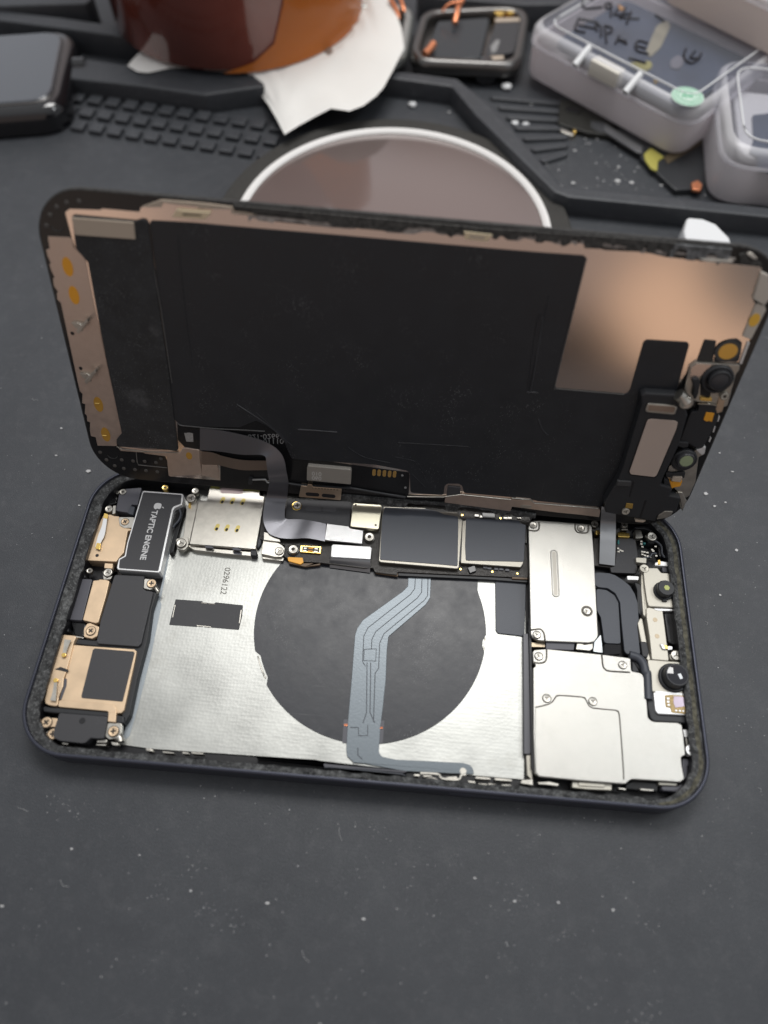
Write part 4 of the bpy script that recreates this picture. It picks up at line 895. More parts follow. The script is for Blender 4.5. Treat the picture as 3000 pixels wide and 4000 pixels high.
part('lower_gloss', 'l', 'K 190,-40 230,-50 380,-60 700,-70 850,-60 1000,-10 1150,120 1150,280 F 900,370 905,390 900,500 510,480 560,460 250,440 K 1100,480 930,470 540,500 540,250 380,230 250,200 195,140', W0+.3, W0+.05, blk_gl, dp, .4, .03)
# bottom bracket strip
bk = part('corner_bracket', 'l', 'P 850,810 920,838 1110,855 1200,868 1450,878 K 100,240 215,248 232,215 262,207 372,225 376,320 390,395 385,425 140,440 P 1520,1190 1495,940 1220,905 1190,890 900,870', W0+.6, W0+.1, rosed, dp, .25, .1)
c = on_lid(px('K 287,272')[0], W0+.65); prism('contact_pad', ngon((c.x, c.y), .75, 20, 1.05), W0+.55, W0+.65, mat('ochre_contact', (.48,.26,.04), .5, .2), bk, 0, 0)
part('corner_bracket', 'l', 'K 390,345 510,350 530,400 528,462 390,430', W0+.5, W0+.1, rosed, bk, .2, .08)
tube('bracket_edge', pts('l', 'P 850,810 920,842 1110,865 1200,875 1470,890 1640,888', W0+.6), .14, nickel, bk, 1)
tube('lower_frame_line', pts('l', 'K 790,465 905,462 920,485 940,490', W0+.9), .25, mat('line_grey2', (.30,.30,.30), .35, .4), dp, 1)
part('rail_block', 'l', 'K 770,455 800,460 795,505 765,500', W0+1.2, W0, blk_pl, dp, .1, .1)
part('white_sticker', 'l', 'K 248,88 290,84 318,88 322,158 265,155', W0+.36, W0+.2, mat('grey_sticker', (.30,.29,.28), .6, var=.3, vscale=30), dp, .05, 0)
# reflected part number of the ribbon cable, painted on as flipped lettering
o0, o1 = pts('l', 'K 770,128 992,122', W0+.33)
text('part_number_reflection', '821-02664-A', (on_lid(px('K 760,100')[0], W0+.34)), (o1-o0), (0,-1,0), 2.0, mat('dim_print', (.25,.25,.25), .6), dp, .01)
text('part_number_reflection', '01110', (on_lid(px('K 885,138')[0], W0+.34)), (o1-o0), (0,-1,0), 2.0, mat('dim_print', (.25,.25,.25), .6), dp, .01)
chp = part('display_chip', 'l', 'F 300,345 305,332 555,355 562,365 558,442 298,418', W0+1.5, W0+.2, mat('grey_chip_foil', (.33,.31,.28), .5, .5, bump=.6, bscale=80), dp, .2, .15)
q0, q1 = pts('l', 'F 328,372 392,377', W0+1.52)
text('chip_print', '010', on_lid(px('F 328,366')[0], W0+1.52), q1-q0, (0,-1,0), 1.6, mat('chip_print', (.55,.54,.52), .6), chp, .01)
text('chip_print', '060', on_lid(px('F 328,392')[0], W0+1.52), q1-q0, (0,-1,0), 1.6, mat('chip_print', (.55,.54,.52), .6), chp, .01)
for x, y in ((695, 372), (725, 374), (756, 377), (787, 380), (816, 382)):
    c = on_lid(px('F %g,%g' % (x, y))[0], W0+.4); prism('gold_pad', capsule((c.x, c.y-.55), (c.x, c.y+.55), .42), W0+.2, W0+.4, mat('bronze_pad', (.45,.28,.09), .4, .5), dp, .03, 0)
for s in ('F 862,388', 'F 880,460'): prism('index_dot', ngon(on_lid(px(s)[0], W0+.36), .3, 12), W0+.2, W0+.38, mat('dim_print', (.25,.25,.25), .6), dp, 0, 0)
gb = part('hinge_bracket', 'l', 'F 265,448 300,452 305,440 330,442 335,455 505,468 498,535 252,515', W0+1.3, W0+.3, mat('warm_nickel', (.62,.50,.38), .28, 1), dp, .15, .12)
for s in ('F 305,498 360,502', 'F 400,506 455,511'):
    a, b = pts('l', s, W0+1.32); prism('bracket_slot', capsule(a.xy, b.xy, .55), W0+1.2, W0+1.33, cavity, gb, 0, 0)
for i in range(9):
    c = on_lid(px('F %g,%g' % (335+18*i, 462+1.3*i))[0], W0+1.32); prism('bracket_dot', ngon((c.x, c.y), .25, 10), W0+1.25, W0+1.34, mat('bronze_metal', (.35,.29,.21), .35, .9), gb, 0, 0)
tube('lower_rail', pts('l', 'F 190,435 260,445', W0+.9)+pts('l', 'F 560,462 660,480 880,518', W0+.8), .35, blk_pl, dp, 1)
lr = part('lower_rail_plate', 'l', 'F 1118,512 1200,505 1215,500 1500,528 1600,538 H 0,900 120,912 145,935 560,968 575,985 565,1030 450,1015 300,1000 0,962 F 1500,600 1110,548', W0+.75, W0+.1, rosed, dp, .2, .1)
tube('rail_edge', pts('l', 'F 890,512 1100,515', W0+.6)+pts('l', 'F 1205,500 1500,530 H 0,905 122,916 145,938 560,972', W0+.75), .2, nickel, lr, 1)
a, b = pts('l', 'H 65,960 115,962', W0+.8); prism('rail_slot', capsule(a.xy, b.xy, .5), W0+.6, W0+.8, nickel, lr, .05, 0)
part('rail_block', 'l', 'F 1120,520 1130,452 1205,460 1200,530', W0+.6, W0+.3, blk_lab, lr, .3, .1)
torn('lower_adhesive', 'F 500,505 900,540 1200,560 1450,590 1650,620', 64, 1.8, adhes, W0+.7, 11)
# earpiece speaker module
em = part('earpiece_housing', 'l', 'H 838,240 870,225 1060,238 1100,250 1140,370 1085,560 985,765 965,820 1030,838 1040,855 1020,890 1095,905 1065,1000 945,1022 930,1060 605,1000 600,930 690,780 720,700 840,300', W0+2.6, W0+.1, blk_pl, dp, .5, .35)
note(em, 'black earpiece speaker housing with a tan plate')
part('tan_plate', 'l', 'H 878,400 900,392 1055,404 1076,415 1065,460 940,755 925,770 770,752 762,735', W0+2.85, W0+2.4, mat('tan_plate', (.58,.48,.42), .5, .5, bump=.4, bscale=50), em, .6, .08)
part('plate_rim', 'l', 'H 872,396 900,387 1060,400 1082,412 1070,465 945,760 928,776 766,758 754,738', W0+2.72, W0+2.3, blk_gl, em, .6, .05)
wn = part('speaker_window', 'l', 'H 880,293 1055,306 1074,318 1060,362 1040,368 872,350 864,335', W0+3.0, W0+2.4, nickel, em, .5, .2)
part('window_mesh', 'l', 'H 888,303 1050,316 1058,324 1048,352 882,338', W0+3.06, W0+2.8, mat('bronze_mesh', (.30,.22,.17), .5, .4), wn, .3, .02)
part('housing_step', 'l', 'H 685,795 775,800 770,832 675,825', W0+3.1, W0+2.4, mat('grey_step', (.05,.05,.052), .35), em, .2, .15)
for s in ('H 785,795 795,800 765,900 757,895', 'H 862,918 874,922 836,1036 826,1032'): part('housing_slot', 'l', s, W0+2.64, W0+2.4, cavity, em, .1, 0)
part('amber_tab', 'l', 'H 742,940 786,945 780,975 734,970', W0+2.8, W0+2.4, mat('dark_amber', (.38,.24,.06), .4, .4), em, .1, .05)
screw('l', 'H 738,995', W0+3.1, .95, cream, em, 'tri', .6)
part('residue_flake', 'l', 'H 795,1045 870,1052 850,1064 800,1060', W0+2.5, W0+1.5, tan, em, .1, .1)
part('bright_foil', 'l', 'O 300,1300 400,1235 540,1240 510,1290 440,1340 270,1370', W0+2.9, W0+2, nickel, em, .2, .1)
# camera cluster on the right end
cb = part('sensor_bracket', 'l', 'I 1200,882 1240,853 1495,868 1490,900 1470,925 1435,1060 1420,1110 1390,1120 1200,1075 1165,1010', W0+1.0, W0+.2, nickel, dp, .4, .15)
part('clear_film', 'l', 'I 1205,890 1240,862 1330,868 1290,920 1200,960', W0+1.15, W0+.9, mat('rosy_film', (.62,.50,.44), .25, .8), cb, .3, .05)
c = on_lid(px('I 1362,955')[0], W0+1.5)
lathe('lens_mount', (c.x, c.y), [(3.3, W0+.6), (3.3, W0+1.5), (3.0, W0+1.8), (2.6, W0+1.8), (2.5, W0+1.2)], blk_pl, cb)
lathe('lens_mount', (c.x+.1, c.y+.3), [(2.3, W0+1.2), (2.3, W0+2.6), (2.1, W0+2.8), (1.75, W0+2.8), (1.7, W0+2.5)], blk_pl, cb)
lathe('lens_face', (c.x+.1, c.y+.3), [(1.75, W0+2.4), (1.7, W0+2.75), (1.3, W0+2.85), (0, W0+2.9)], lens_gy, cb)
part('mount_arm', 'l', 'I 1210,955 1245,948 1262,965 1250,1040 1230,1080 1215,1050 1225,1000', W0+2.0, W0+.6, blk_pl, cb, .4, .3)
part('black_recess', 'l', 'I 1260,960 1300,900 1330,900 1320,1060 1260,1050', W0+1.1, W0+.8, cavity, cb, .4, .05)
part('amber_bridge', 'l', 'I 1262,1060 1330,1065 1328,1085 1258,1080', W0+1.5, W0+1, goldpl, cb, .15, .1)
part('rose_arm', 'l', 'H 1345,250 1385,262 1365,345 1330,360 1320,330', W0+1.3, W0+.3, mat('warm_nickel', (.62,.50,.38), .28, 1), dp, .2, .12)
screw('l', 'I 1405,1055', W0+1.9, .85, cream, cb, 'hole', .8)
c = on_lid(px('H 1128,270')[0], W0+3); bm = bmesh.new()
add_tube(bm, pts('l', 'H 1078,232 1100,250', W0+3.0)+pts('l', 'H 1132,292', W0+3.6), 1.3, 16); note(finish('metal_post', bm, nickel, dp, 40), 'round silver locating post')
screw('l', 'H 1131,292', W0+4.2, 1.45, nickel, dp, 'tri', .8)
part('dark_sticker', 'l', 'I 1285,720 1355,727 1335,852 1240,845', W0+.45, W0+.2, mat('charcoal_sticker', (.035,.033,.032), .6, speck=.5, sscale=40), dp, .3, .05)
dr = part('dot_surround', 'l', 'I 1340,852 1352,815 1378,760 1430,722 1480,718 1508,738 1500,800 1485,850', W0+.6, W0+.2, blk_pl, dp, .5, .1)
c = on_lid(px('I 1424,790')[0], W0+.7); prism('orange_dot', ngon((c.x, c.y), 1.9, 30, 1.75), W0+.5, W0+.68, mat('soft_orange', (.72,.38,.07), .5), dr, .03, 0)
prism('dot_ring', ngon((c.x, c.y), 2.6, 30, 2.4), W0+.5, W0+.64, mat('charcoal_ring', (.06,.058,.055), .7), dr, .03, 0)
es = part('edge_strip', 'l', 'I 1590,505 1640,520 1648,545 1560,718 1510,700', W0+.6, W0+.1, mat('pale_strip', (.60,.56,.50), .5, .5), dp, .2, .06)
c = on_lid(px('I 1580,605')[0], W0+.7); prism('orange_dot', ngon((c.x, c.y), 1.0, 24, 1.4), W0+.5, W0+.66, mat('bright_amber', (.80,.46,.06), .5), es, .03, 0)
part('silver_corner', 'l', 'I 1620,320 1665,340 1670,480 1640,520 1600,500 1570,480', W0+.9, W0+.1, mat('pale_strip', (.60,.56,.50), .5, .5), dp, .3, .3)
part('white_edge_line', 'l', 'I 1540,735 1552,738 1505,865 1492,862', W0+.7, W0+.2, white_m, dp, .1, .05)
bp2 = part('black_module', 'l', 'H 1150,370 1165,345 1205,345 1215,290 1330,300 1335,350 1325,420 1240,580 1200,585 1140,550 1085,545', W0+1.2, W0+.2, blk_pl, dp, .4, .2)
part('orange_tab', 'l', 'H 1258,350 1312,356 1296,412 1275,405 1262,410 1242,398', W0+1.35, W0+1, orange, bp2, .1, .05)
tube('module_edge', pts('l', 'H 1205,292 1300,297 1325,305', W0+1.3), .2, nickel, bp2, 1)
for s in ('H 1340,372 1348,378 1338,412 1330,408', 'H 1312,440 1320,445 1308,482 1300,478', 'H 1285,512 1293,516 1282,545 1274,540'): part('edge_clip', 'l', s, W0+.9, W0+.3, white_m, dp, .1, .06)
sb = part('sensor_plate', 'l', 'H 1225,575 1255,575 1250,620 1210,640 1190,800 1150,890 1125,905 1080,870 1040,830 1000,760 1020,700', W0+.8, W0+.2, nickel, dp, .3, .1)
c = on_lid(px('O 730,380')[0], W0+1.6)
lathe('lens_mount', (c.x, c.y-.6), [(2.9, W0+.6), (2.9, W0+1.5), (2.6, W0+1.8), (2.2, W0+1.8)], blk_pl, sb)
lathe('lens_mount', (c.x-.1, c.y+.1), [(2.0, W0+1.4), (2.0, W0+2.6), (1.8, W0+2.9), (1.4, W0+2.9)], lens_gy, sb)
lathe('lens_glass', (c.x-.1, c.y+.25), [(1.5, W0+2.6), (1.45, W0+2.95), (0, W0+3.0)], green_l, sb)
part('mount_block', 'l', 'O 600,110 795,125 780,200 700,210 600,180', W0+1.8, W0+.4, blk_pl, sb, .3, .2)
part('mount_block', 'l', 'O 420,600 530,620 700,590 740,610 720,705 650,690 520,690 415,680', W0+1.4, W0+.4, blk_pl, sb, .3, .2)
part('amber_flex', 'l', 'O 470,740 515,755 690,740 655,830 560,845 515,865', W0+1.5, W0+.8, orange, sb, .2, .05)
part('component_block', 'l', 'O 535,680 690,685 660,765 510,745', W0+1.9, W0+1.2, tan, sb, .1, .08)
part('white_bracket', 'l', 'O 905,240 1000,215 1010,180 1070,190 1050,290 1010,330 960,290', W0+1.2, W0+.3, white_m, sb, .2, .12)
part('black_recess', 'l', 'O 500,980 600,925 640,1030 510,1020', W0+1.0, W0+.5, nickel, sb, .2, .05)
part('black_step', 'l', 'O 390,700 480,750 515,870 385,860', W0+1.9, W0+.6, blk_pl, sb, .2, .15)
part('silver_flange', 'l', 'O 600,925 690,930 720,1000 760,1070 740,1110 690,1240 660,1190 640,1100 650,1040', W0+1.1, W0+.2, nickel, sb, .2, .15)
# ribbon cables joining display and board
def sect(spec):
    Lf, Rt = [], []
    for a, b, fr, h in spec:
        for s, q in ((a, Lf), (b, Rt)):
            v = loc(fr, px('K '+s)[0], h); q.append(v if fr == 'l' else RL.transposed() @ (v - CL))
    return Lf, Rt
Lf, Rt = sect([('375,45', '375,225', 'l', .7), ('520,62', '530,235', 'l', .9), ('700,98', '700,260', 'l', 1.3), ('850,138', '815,262', 'l', 2.0), ('960,188', '878,264', 'l', 2.6), ('1030,250', '908,285', 'l', 3.2),
    ('1062,320', '914,340', 'l', 3.6), ('1076,400', '925,420', 'l', 3.8), ('1092,490', '936,490', 'l', 3.6), ('1085,590', '918,580', 'b', 7.4), ('1066,680', '895,680', 'b', 5.9), ('1062,760', '888,790', 'b', 5.0),
    ('1070,778', '928,890', 'b', 4.7), ('1088,783', '1010,932', 'b', 4.6), ('1200,786', '1120,942', 'b', 4.5), ('1300,800', '1250,938', 'b', 4.7), ('1398,822', '1388,964', 'b', 4.6)])
note(ribbon('display_flex', Lf, Rt, .12, ribm, dp, 6), 'curved dark ribbon cable running down to the board')
Lf, Rt = sect([('385,235', '385,340', 'l', .9), ('480,247', '520,346', 'l', 1.2), ('560,275', '640,374', 'l', 1.5), ('720,306', '740,388', 'l', 1.6), ('925,312', '925,386', 'l', 1.5)])
ribbon('thin_flex', Lf, Rt, .1, mat('bronze_ribbon', (.22,.17,.14), .3, .7), dp, 6)
Lf, Rt = sect([('1700,-60', '1705,-60', 'l', 1.0)])
def sect2(spec):
    Lf, Rt = [], []
    for a, b, fr, h in spec:
        for s, q in ((a, Lf), (b, Rt)):
            v = loc(fr, px(s)[0], h); q.append(v if fr == 'l' else RL.transposed() @ (v - CL))
    return Lf, Rt
Lf, Rt = sect2([('H 582,960', 'H 676,980', 'l', 2.0), ('H 578,990', 'H 674,1008', 'l', 2.2), ('E 638,70', 'E 748,78', 'b', 6.2), ('E 634,200', 'E 746,208', 'b', 5.0), ('E 631,300', 'E 743,310', 'b', 4.2), ('E 629,372', 'E 740,386', 'b', 3.6)])
ribbon('earpiece_ribbon', Lf, Rt, .12, ribg, dp, 6)
# silver end plate of the main ribbon, resting on the board side
fp = part('flex_end_plate', 'b', 'F 418,672 545,688 556,700 632,712 624,790 405,768', 4.85, 4.2, mat('speckled_plate', (.78,.78,.78), .32, 1, bump=.5, bscale=60), ph, .15, .08)

# ================================================================== BACKGROUND OBJECTS
# round disc
dc = empty('round_disc', 'flat round disc with dark felt rim, white ring and glossy pinkish top', 'disc', (-5.6, 135.0, 0))
def local(o, ob): o.parent = ob; return o
lathe('rim', (0, 0), [(57.6, 0), (58.4, .6), (58.4, 2.6), (57.8, 3.2), (51.6, 3.2), (51.2, 2.0)], discrim, dc, 160, False)
lathe('ring', (0, 0), [(51.6, 1.0), (51.6, 3.6), (51.2, 4.3), (50.5, 4.6), (49.7, 4.3), (49.0, 3.5)], discw, dc, 160, False)
lathe('top', (0, 0), [(49.2, 1.0), (49.2, 3.2), (48.4, 3.5), (0, 3.5)], disct, dc, 160)
# white cap
wc = empty('white_cap', 'small white rounded plastic block behind the display', 'cap', (94, 139, 0))
bm = bmesh.new(); q = fillet([(x-94, y-139) for x, y in ((86.8,130), (101.0,130), (101.0,136), (97.5,142.3), (93.5,144.4), (88.6,144.6), (86.8,138))], 1.6, 6); add_prism(bm, q, 0, 7, .9, 4); finish('block', bm, white, wc)
# watch on the left
wt = empty('smart_watch', 'black glossy smart watch lying face up on the mat', 'watch', (-150, 200, 0))
g = [(-130.0,181.5), (-138.0,224.5), (-176,216), (-168.5,172.6)]
def around(poly, c, d, r): return fillet(offset(ccw([(x-c[0], y-c[1]) for x, y in poly]), -d), r, 8)
bm = bmesh.new(); q = around(g, (-150,200), 4.6, 11)
add_prism(bm, q, 1.0, 9.5, 4.6, 8); finish('case', bm, watchb, wt, 60)
bm = bmesh.new(); q2 = around(g, (-150,200), .2, 8); add_prism(bm, offset(q2, -.3), 9.2, 9.9, .3, 3); finish('bezel', bm, silverc, wt)
bm = bmesh.new(); add_prism(bm, q2, 9.2, 10.4, .9, 4); finish('screen', bm, glassd, wt, 60)
c = on_bench(px('V 672,540')[0], 5.5)
bm = bmesh.new(); d = Vector((.98, .19, 0)); add_tube(bm, [Vector((c.x+150, c.y-200, 5.5))-d*3, Vector((c.x+150, c.y-200, 5.5))+d*1.2], 3.2, 24); finish('crown', bm, watchb, wt)
bm = bmesh.new(); add_prism(bm, around(g, (-150,200), -6, 12), 0, 1.4, .5); finish('sensor_back', bm, blk_gl, wt)
# tissue
def tissue_sheet():
    out = px('W 66,355 95,320 130,285 300,300 700,330 1150,230 1300,130 1330,-80 1460,-60 1500,60 1545,190 1560,300 1530,330 1500,380 1450,470 1410,520 1340,570 1265,600 1165,585 1080,630 990,680 915,726 870,640 830,570 800,530 730,485 600,480 500,470 440,440 415,425 300,390 180,392 120,388')
    O = []
    for i, p in enumerate(out):
        zt = 10.5 if 12 <= i <= 18 else (1.2 if 25 <= i <= 28 else 3.5 if i in (24, 29) else 6.0 if i in (22, 23, 30) else 7.7)
        q = on_bench(p, zt); O.append(Vector((q.x, q.y, zt))); bm = bmesh.new()
    c = Vector((-60, 252, 0)); rings = []; K = 30
    from mathutils import noise
    for k in range(K+1):
        f = k/K; row = []
        for p in O:
            v = c.lerp(Vector((p.x, p.y, 0)), f)
            h = 7.7 + 1.0*noise.noise(Vector((v.x*.07, v.y*.07, 0)))*f + .9*noise.noise(Vector((v.x*.16+v.y*.1, v.y*.05, 4)))*f + 1.6*(.5-abs(noise.noise(Vector((v.x*.09-v.y*.05, v.y*.04+v.x*.05, 9)))))*f
            t = max(0, (f-.72)/.28); h += (p.z + .25*noise.noise(Vector((v.x*.2, v.y*.2, 7))) - h)*t*t*(3-2*t)
            if v.x > -44 and v.y > 214: h += 2.6*min(1, (v.x+44)/6)*min(1, (v.y-214)/8)
            if (v.x+76)**2 + (v.y-253)**2 < 51**2: h = min(h, 8.3)
            if v.y > 203: h = max(h, 7.5)
            row.append(bm.verts.new((v.x, v.y, max(.6, h))))
        rings.append(row)
    n = len(O)
    for a, b in zip(rings[1:], rings[2:]):
        for i in range(n): bm.faces.new((a[i], a[(i+1) % n], b[(i+1) % n], b[i]))
    cv = bm.verts.new((c.x, c.y, 7.7))
    for i in range(n): bm.faces.new((cv, rings[1][i], rings[1][(i+1) % n]))
    bmesh.ops.delete(bm, geom=rings[0], context='VERTS')
    return finish('tissue', bm, tissue, None, 70)
tag(tissue_sheet(), 'crumpled white tissue lying under the amber tape roll', 'tissue')
# amber tape roll
tp = empty('tape_roll', 'large amber film tape roll standing on the white tissue', 'tape roll', (-75.8, 253.1, 8.7))
lathe('wound_tape', (-2.5, 0), [(46.8, .6), (47.2, 1.2), (47.2, 60), (46.8, 61), (34, 61), (34, 30)], amber, tp, 120)
def loose():
    bm = bmesh.new(); rows = []
    n = 90
    for i in range(n+1):
        row = []
        for z, a0 in ((0, -84), (3, -70), (8, -60), (20, -54), (40, -48), (60, -43)):
            a = radians(a0 + (70-a0)*i/n); r = 47.8 + 2.6*min(1, i/n*2); row.append(bm.verts.new((-2.0*(1-i/n)+r*cos(a)-.5, r*sin(a), z)))
        rows.append(row)
    for a, b in zip(rows, rows[1:]):
        for j in range(5): bm.faces.new((a[j], b[j], b[j+1], a[j+1]))
    bmesh.ops.solidify(bm, geom=bm.faces[:], thickness=.15)
    finish('loose_film', bm, amber_clear, tp, 60)
loose()
# opened watches
def open_watch(name, label, poly, mcase, full):
    c = [sum(p[i] for p in poly)/4 for i in (0, 1)]; o = empty(name, label, 'watch case', (c[0], c[1], 0), 'opened watch cases on the mat')
    P = [(x-c[0], y-c[1]) for x, y in poly]; bm = bmesh.new()
    rows = [(0, 3), (-1.6, 4), (-2.0, 6), (-1.2, 8.4), (0, 9), (1.4, 8.8), (1.9, 8.0), (2.0, 4)]
    base = ccw(P); vs = []
    for d, z in rows: vs.append([bm.verts.new((x, y, z)) for x, y in fillet(offset(base, d), 8.5-d*.6, 8)])
    k = len(vs[0])
    for a, b in zip(vs, vs[1:]):
        for i in range(k): bm.faces.new((a[i], a[(i+1) % k], b[(i+1) % k], b[i]))
    bm.faces.new(vs[-1]); bm.faces.new(list(reversed(vs[0])))
    finish('case', bm, mcase, o, 50)
    return o, c, base
w2, c, base = open_watch('opened_watch', 'opened dark watch case with black battery and copper strands beside the boxes', [(-4.8,221.7), (-1.7,255.5), (39,263.2), (34.4,222.4)], silverc, 1)
def wl(s, z, c=c): return [(v.x-c[0], v.y-c[1]) for v in pts('b', s, z)]
prism('battery', wl('X 500,200 980,165 890,545 370,560', 7.6), 4, 7.8, darkgl, w2, .3, 2)
prism('battery', wl('X 1030,205 1280,200 1200,485 930,520', 7.6), 4, 7.6, blk_lab, w2, .3, 1.5)
prism('brass_part', ngon(wl('X 1070,110', 8)[0], 2.3, 20), 4, 8.2, goldpl, w2, .3, 0)
prism('brass_part', capsule(wl('X 1165,108', 8)[0], wl('X 1240,100', 8)[0], 1.4), 4, 8.4, goldpl, w2, .4, 0)
prism('pale_part', wl('X 1030,165 1290,160 1280,190 1030,200', 8), 4, 8, tan, w2, .2, .5)
prism('circuit_edge', wl('X 925,520 1110,510 1110,545 920,560', 8), 4, 8, tan, w2, .2, .5)
cr = wl('X 945,610', 6); bm = bmesh.new(); add_tube(bm, [Vector((cr[0][0], cr[0][1]+2, 4.6)), Vector((cr[0][0]+.3, cr[0][1]-3.5, 4.6))], 4.0, 28); finish('crown', bm, watchb, w2)
prism('print', wl('X 985,430 1040,365 1075,370 1040,470 1000,490', 7.7), 7.5, 7.63, mat('dim_print', (.25,.25,.25), .6), w2, 0, .3)
w3, c3_, b3 = open_watch('opened_watch', 'opened pale grey watch case half hidden by the white tissue', [(-39,221), (-36,257), (-7.5,259), (-9,222.5)], mat('pale_case', (.45,.46,.44), .3, .7), 0)
prism('watch_board', fillet([(x*.72, y*.72) for x, y in b3], 4), 4, 7.6, mat('green_board', (.05,.06,.035), .4), w3, .3, 0)
# copper strands
def strands(lst, label):
    bm = bmesh.new()
    for P, r in lst: add_tube(bm, smooth_line([Vector(p) for p in P], 5), r, 7)
    o = finish('copper_strand', bm, copper, None, 60); tag(o, label, 'wire', 'copper strands on the watches'); return o
def cpt(s, z): return on_bench(px(s)[0], z)
strands([([cpt('X 720,10', 14), cpt('X 600,40', 13), cpt('X 540,110', 11)], .5)], 'copper strand arching over the far rim of the dark watch')
strands([([cpt('X 730,-10', 13), cpt('X 690,60', 12), cpt('X 675,130', 11), cpt('X 655,215', 9.4)], 1.1)], 'thick copper strand resting on the black watch battery')
strands([([cpt('X 460,405', 10), cpt('X 420,460', 9.6), cpt('X 375,505', 9.5)], 1.4)], 'short copper strand on the near corner of the dark watch')
strands([([cpt('X 150,-20', 12), cpt('X 175,60', 11), cpt('X 185,110', 10)], .8)], 'copper strand standing on the pale watch case')
strands([([cpt('X 50,-20', 12), cpt('X 110,80', 11), cpt('X 140,180', 9.5)], .8)], 'copper strand lying next to the white tissue edge')
# plastic boxes
def box(name, label, poly, z0, z1, lidh, r, body):
    c = [sum(p[i] for p in poly)/4 for i in (0, 1)]; o = empty(name, label, 'plastic box', (c[0], c[1], z0), 'plastic boxes on the bench'); P = ccw([(x-c[0], y-c[1]) for x, y in poly]); H = z1-z0
    bm = bmesh.new(); rows = [(2.2, 0), (.8, .5), (.2, 2), (0, H-lidh), (.9, H-lidh), (1.6, 2.5)]; vs = []
    for d, z in rows: vs.append([bm.verts.new((x, y, z)) for x, y in fillet(offset(P, d), r-d*.5, 8)])
    k = len(vs[0])
    for a, b in zip(vs, vs[1:]):
        for i in range(k): bm.faces.new((a[i], a[(i+1) % k], b[(i+1) % k], b[i]))
    bm.faces.new(vs[-1]); bm.faces.new(list(reversed(vs[0]))); finish('tray', bm, body, o, 50)
    bm = bmesh.new(); vs = []
    rows = [(1.0, H-lidh-.6), (-.5, H-lidh-.4), (-.6, H-lidh+.6), (-.3, H-1.6), (.5, H-.5), (1.8, H-.05)]
    for d, z in rows: vs.append([bm.verts.new((x, y, z)) for x, y in fillet(offset(P, d), r-d*.5, 8)])
    for a, b in zip(vs, vs[1:]):
        for i in range(k): bm.faces.new((a[i], a[(i+1) % k], b[(i+1) % k], b[i]))
    ld = finish('lid', bm, frost, o, 50)
    bm = bmesh.new(); add_prism(bm, fillet(offset(P, 1.8), r-1, 8), H-1.0, H-.05, .1); finish('clear_window', bm, clearp, ld, 50)
    bm = bmesh.new(); q = fillet(offset(P, 5.2), r*.7, 6); add_tube(bm, [(x, y, H+.1) for x, y in q+[q[0], q[1]]], .35, 6); finish('lid_rim', bm, white, ld, 60)
    return o, c, P, H
A1 = Vector((36.5, 226)); B1 = Vector((90.5, 178.5)); e = (B1-A1).normalized(); nn = Vector((-e.y, e.x))
b1, bc, P1, H1 = box('plastic_box', 'clear lidded box with black marker writing and a green sticker', [tuple(A1), tuple(B1), tuple(B1+nn*58), tuple(A1+nn*58)], 3, 21, 6, 8, milky)
prism('insert', fillet(offset(P1, 7.5), 4), H1-8.5, H1-6, insert, b1, .5, 0)
def bl(s, z=21.05): return [(v.x-bc[0], v.y-bc[1], z-3+.12) for v in pts('b', s, z)]
def written():
    for s in ('Y 530,0 475,0 455,30 480,58 585,50', 'Y 640,25 605,30 610,55 640,50 642,30 640,110', 'Y 690,60 665,100 765,92', 'Y 735,50 715,105', 'Y 690,118 825,126', 'Y 772,78 742,158', 'Y 425,122 560,150', 'Y 432,125 408,195 475,215', 'Y 428,165 540,190', 'Y 540,160 550,205', 'Y 545,160 575,180 575,240', 'Y 600,170 612,282', 'Y 600,170 645,185 640,212 608,222', 'Y 695,235 668,285', 'Y 680,265 740,272 700,262 745,290', 'Y 880,285 820,268 798,300 815,335 885,352', 'Y 805,302 870,318', 'Y 755,378 868,412', 'Y 930,100 985,140', 'Y 1125,320 1113,370 1150,412 1200,392 1225,350', 'Y 1185,335 1155,378 1215,382'):
        bm = bmesh.new(); add_tube(bm, smooth_line([Vector(p) for p in bl(s)], 4), .42, 6)
        finish('pen_stroke', bm, ink, b1, 60)
written()
for s, m, r in (('Y 715,40 690,15 700,55 745,50', orange, .5), ('Y 940,160 1010,120 1030,160 965,300 900,360 870,330 900,250', mat('pale_amber_film', (.40,.36,.24), .4), 3), ('Y 760,400 900,385 915,420 880,450 790,435', olive, 3), ('Y 920,510 940,490 955,520 930,530', goldpl, .5), ('Y 1030,380 1080,345 1125,380 1090,440 1030,430', mat('dim_pad', (.20,.19,.21), .5), 3)):
    prism('content_piece', [(v[0], v[1]) for v in bl(s, 16)], H1-6.2, H1-5.3, m, b1, .1, r)
st_c = bl('Y 1137,625')[0]
stk = prism('round_sticker', ngon(st_c, 5.4, 40), H1-.1, H1+.12, mat('mint_sticker', (.62,.74,.66), .5), b1, .03, 0)
bm = bmesh.new()
for rad in (4.8, 2.9):
    add_tube(bm, [(st_c[0]+rad*cos(t*pi/24), st_c[1]+rad*sin(t*pi/24), H1+.14) for t in range(49)], .14, 5)
for t in range(22):
    a = t*2*pi/22; add_tube(bm, [(st_c[0]+3.4*cos(a), st_c[1]+3.4*sin(a), H1+.14), (st_c[0]+4.4*cos(a+.06), st_c[1]+4.4*sin(a+.06), H1+.14)], .15, 5)
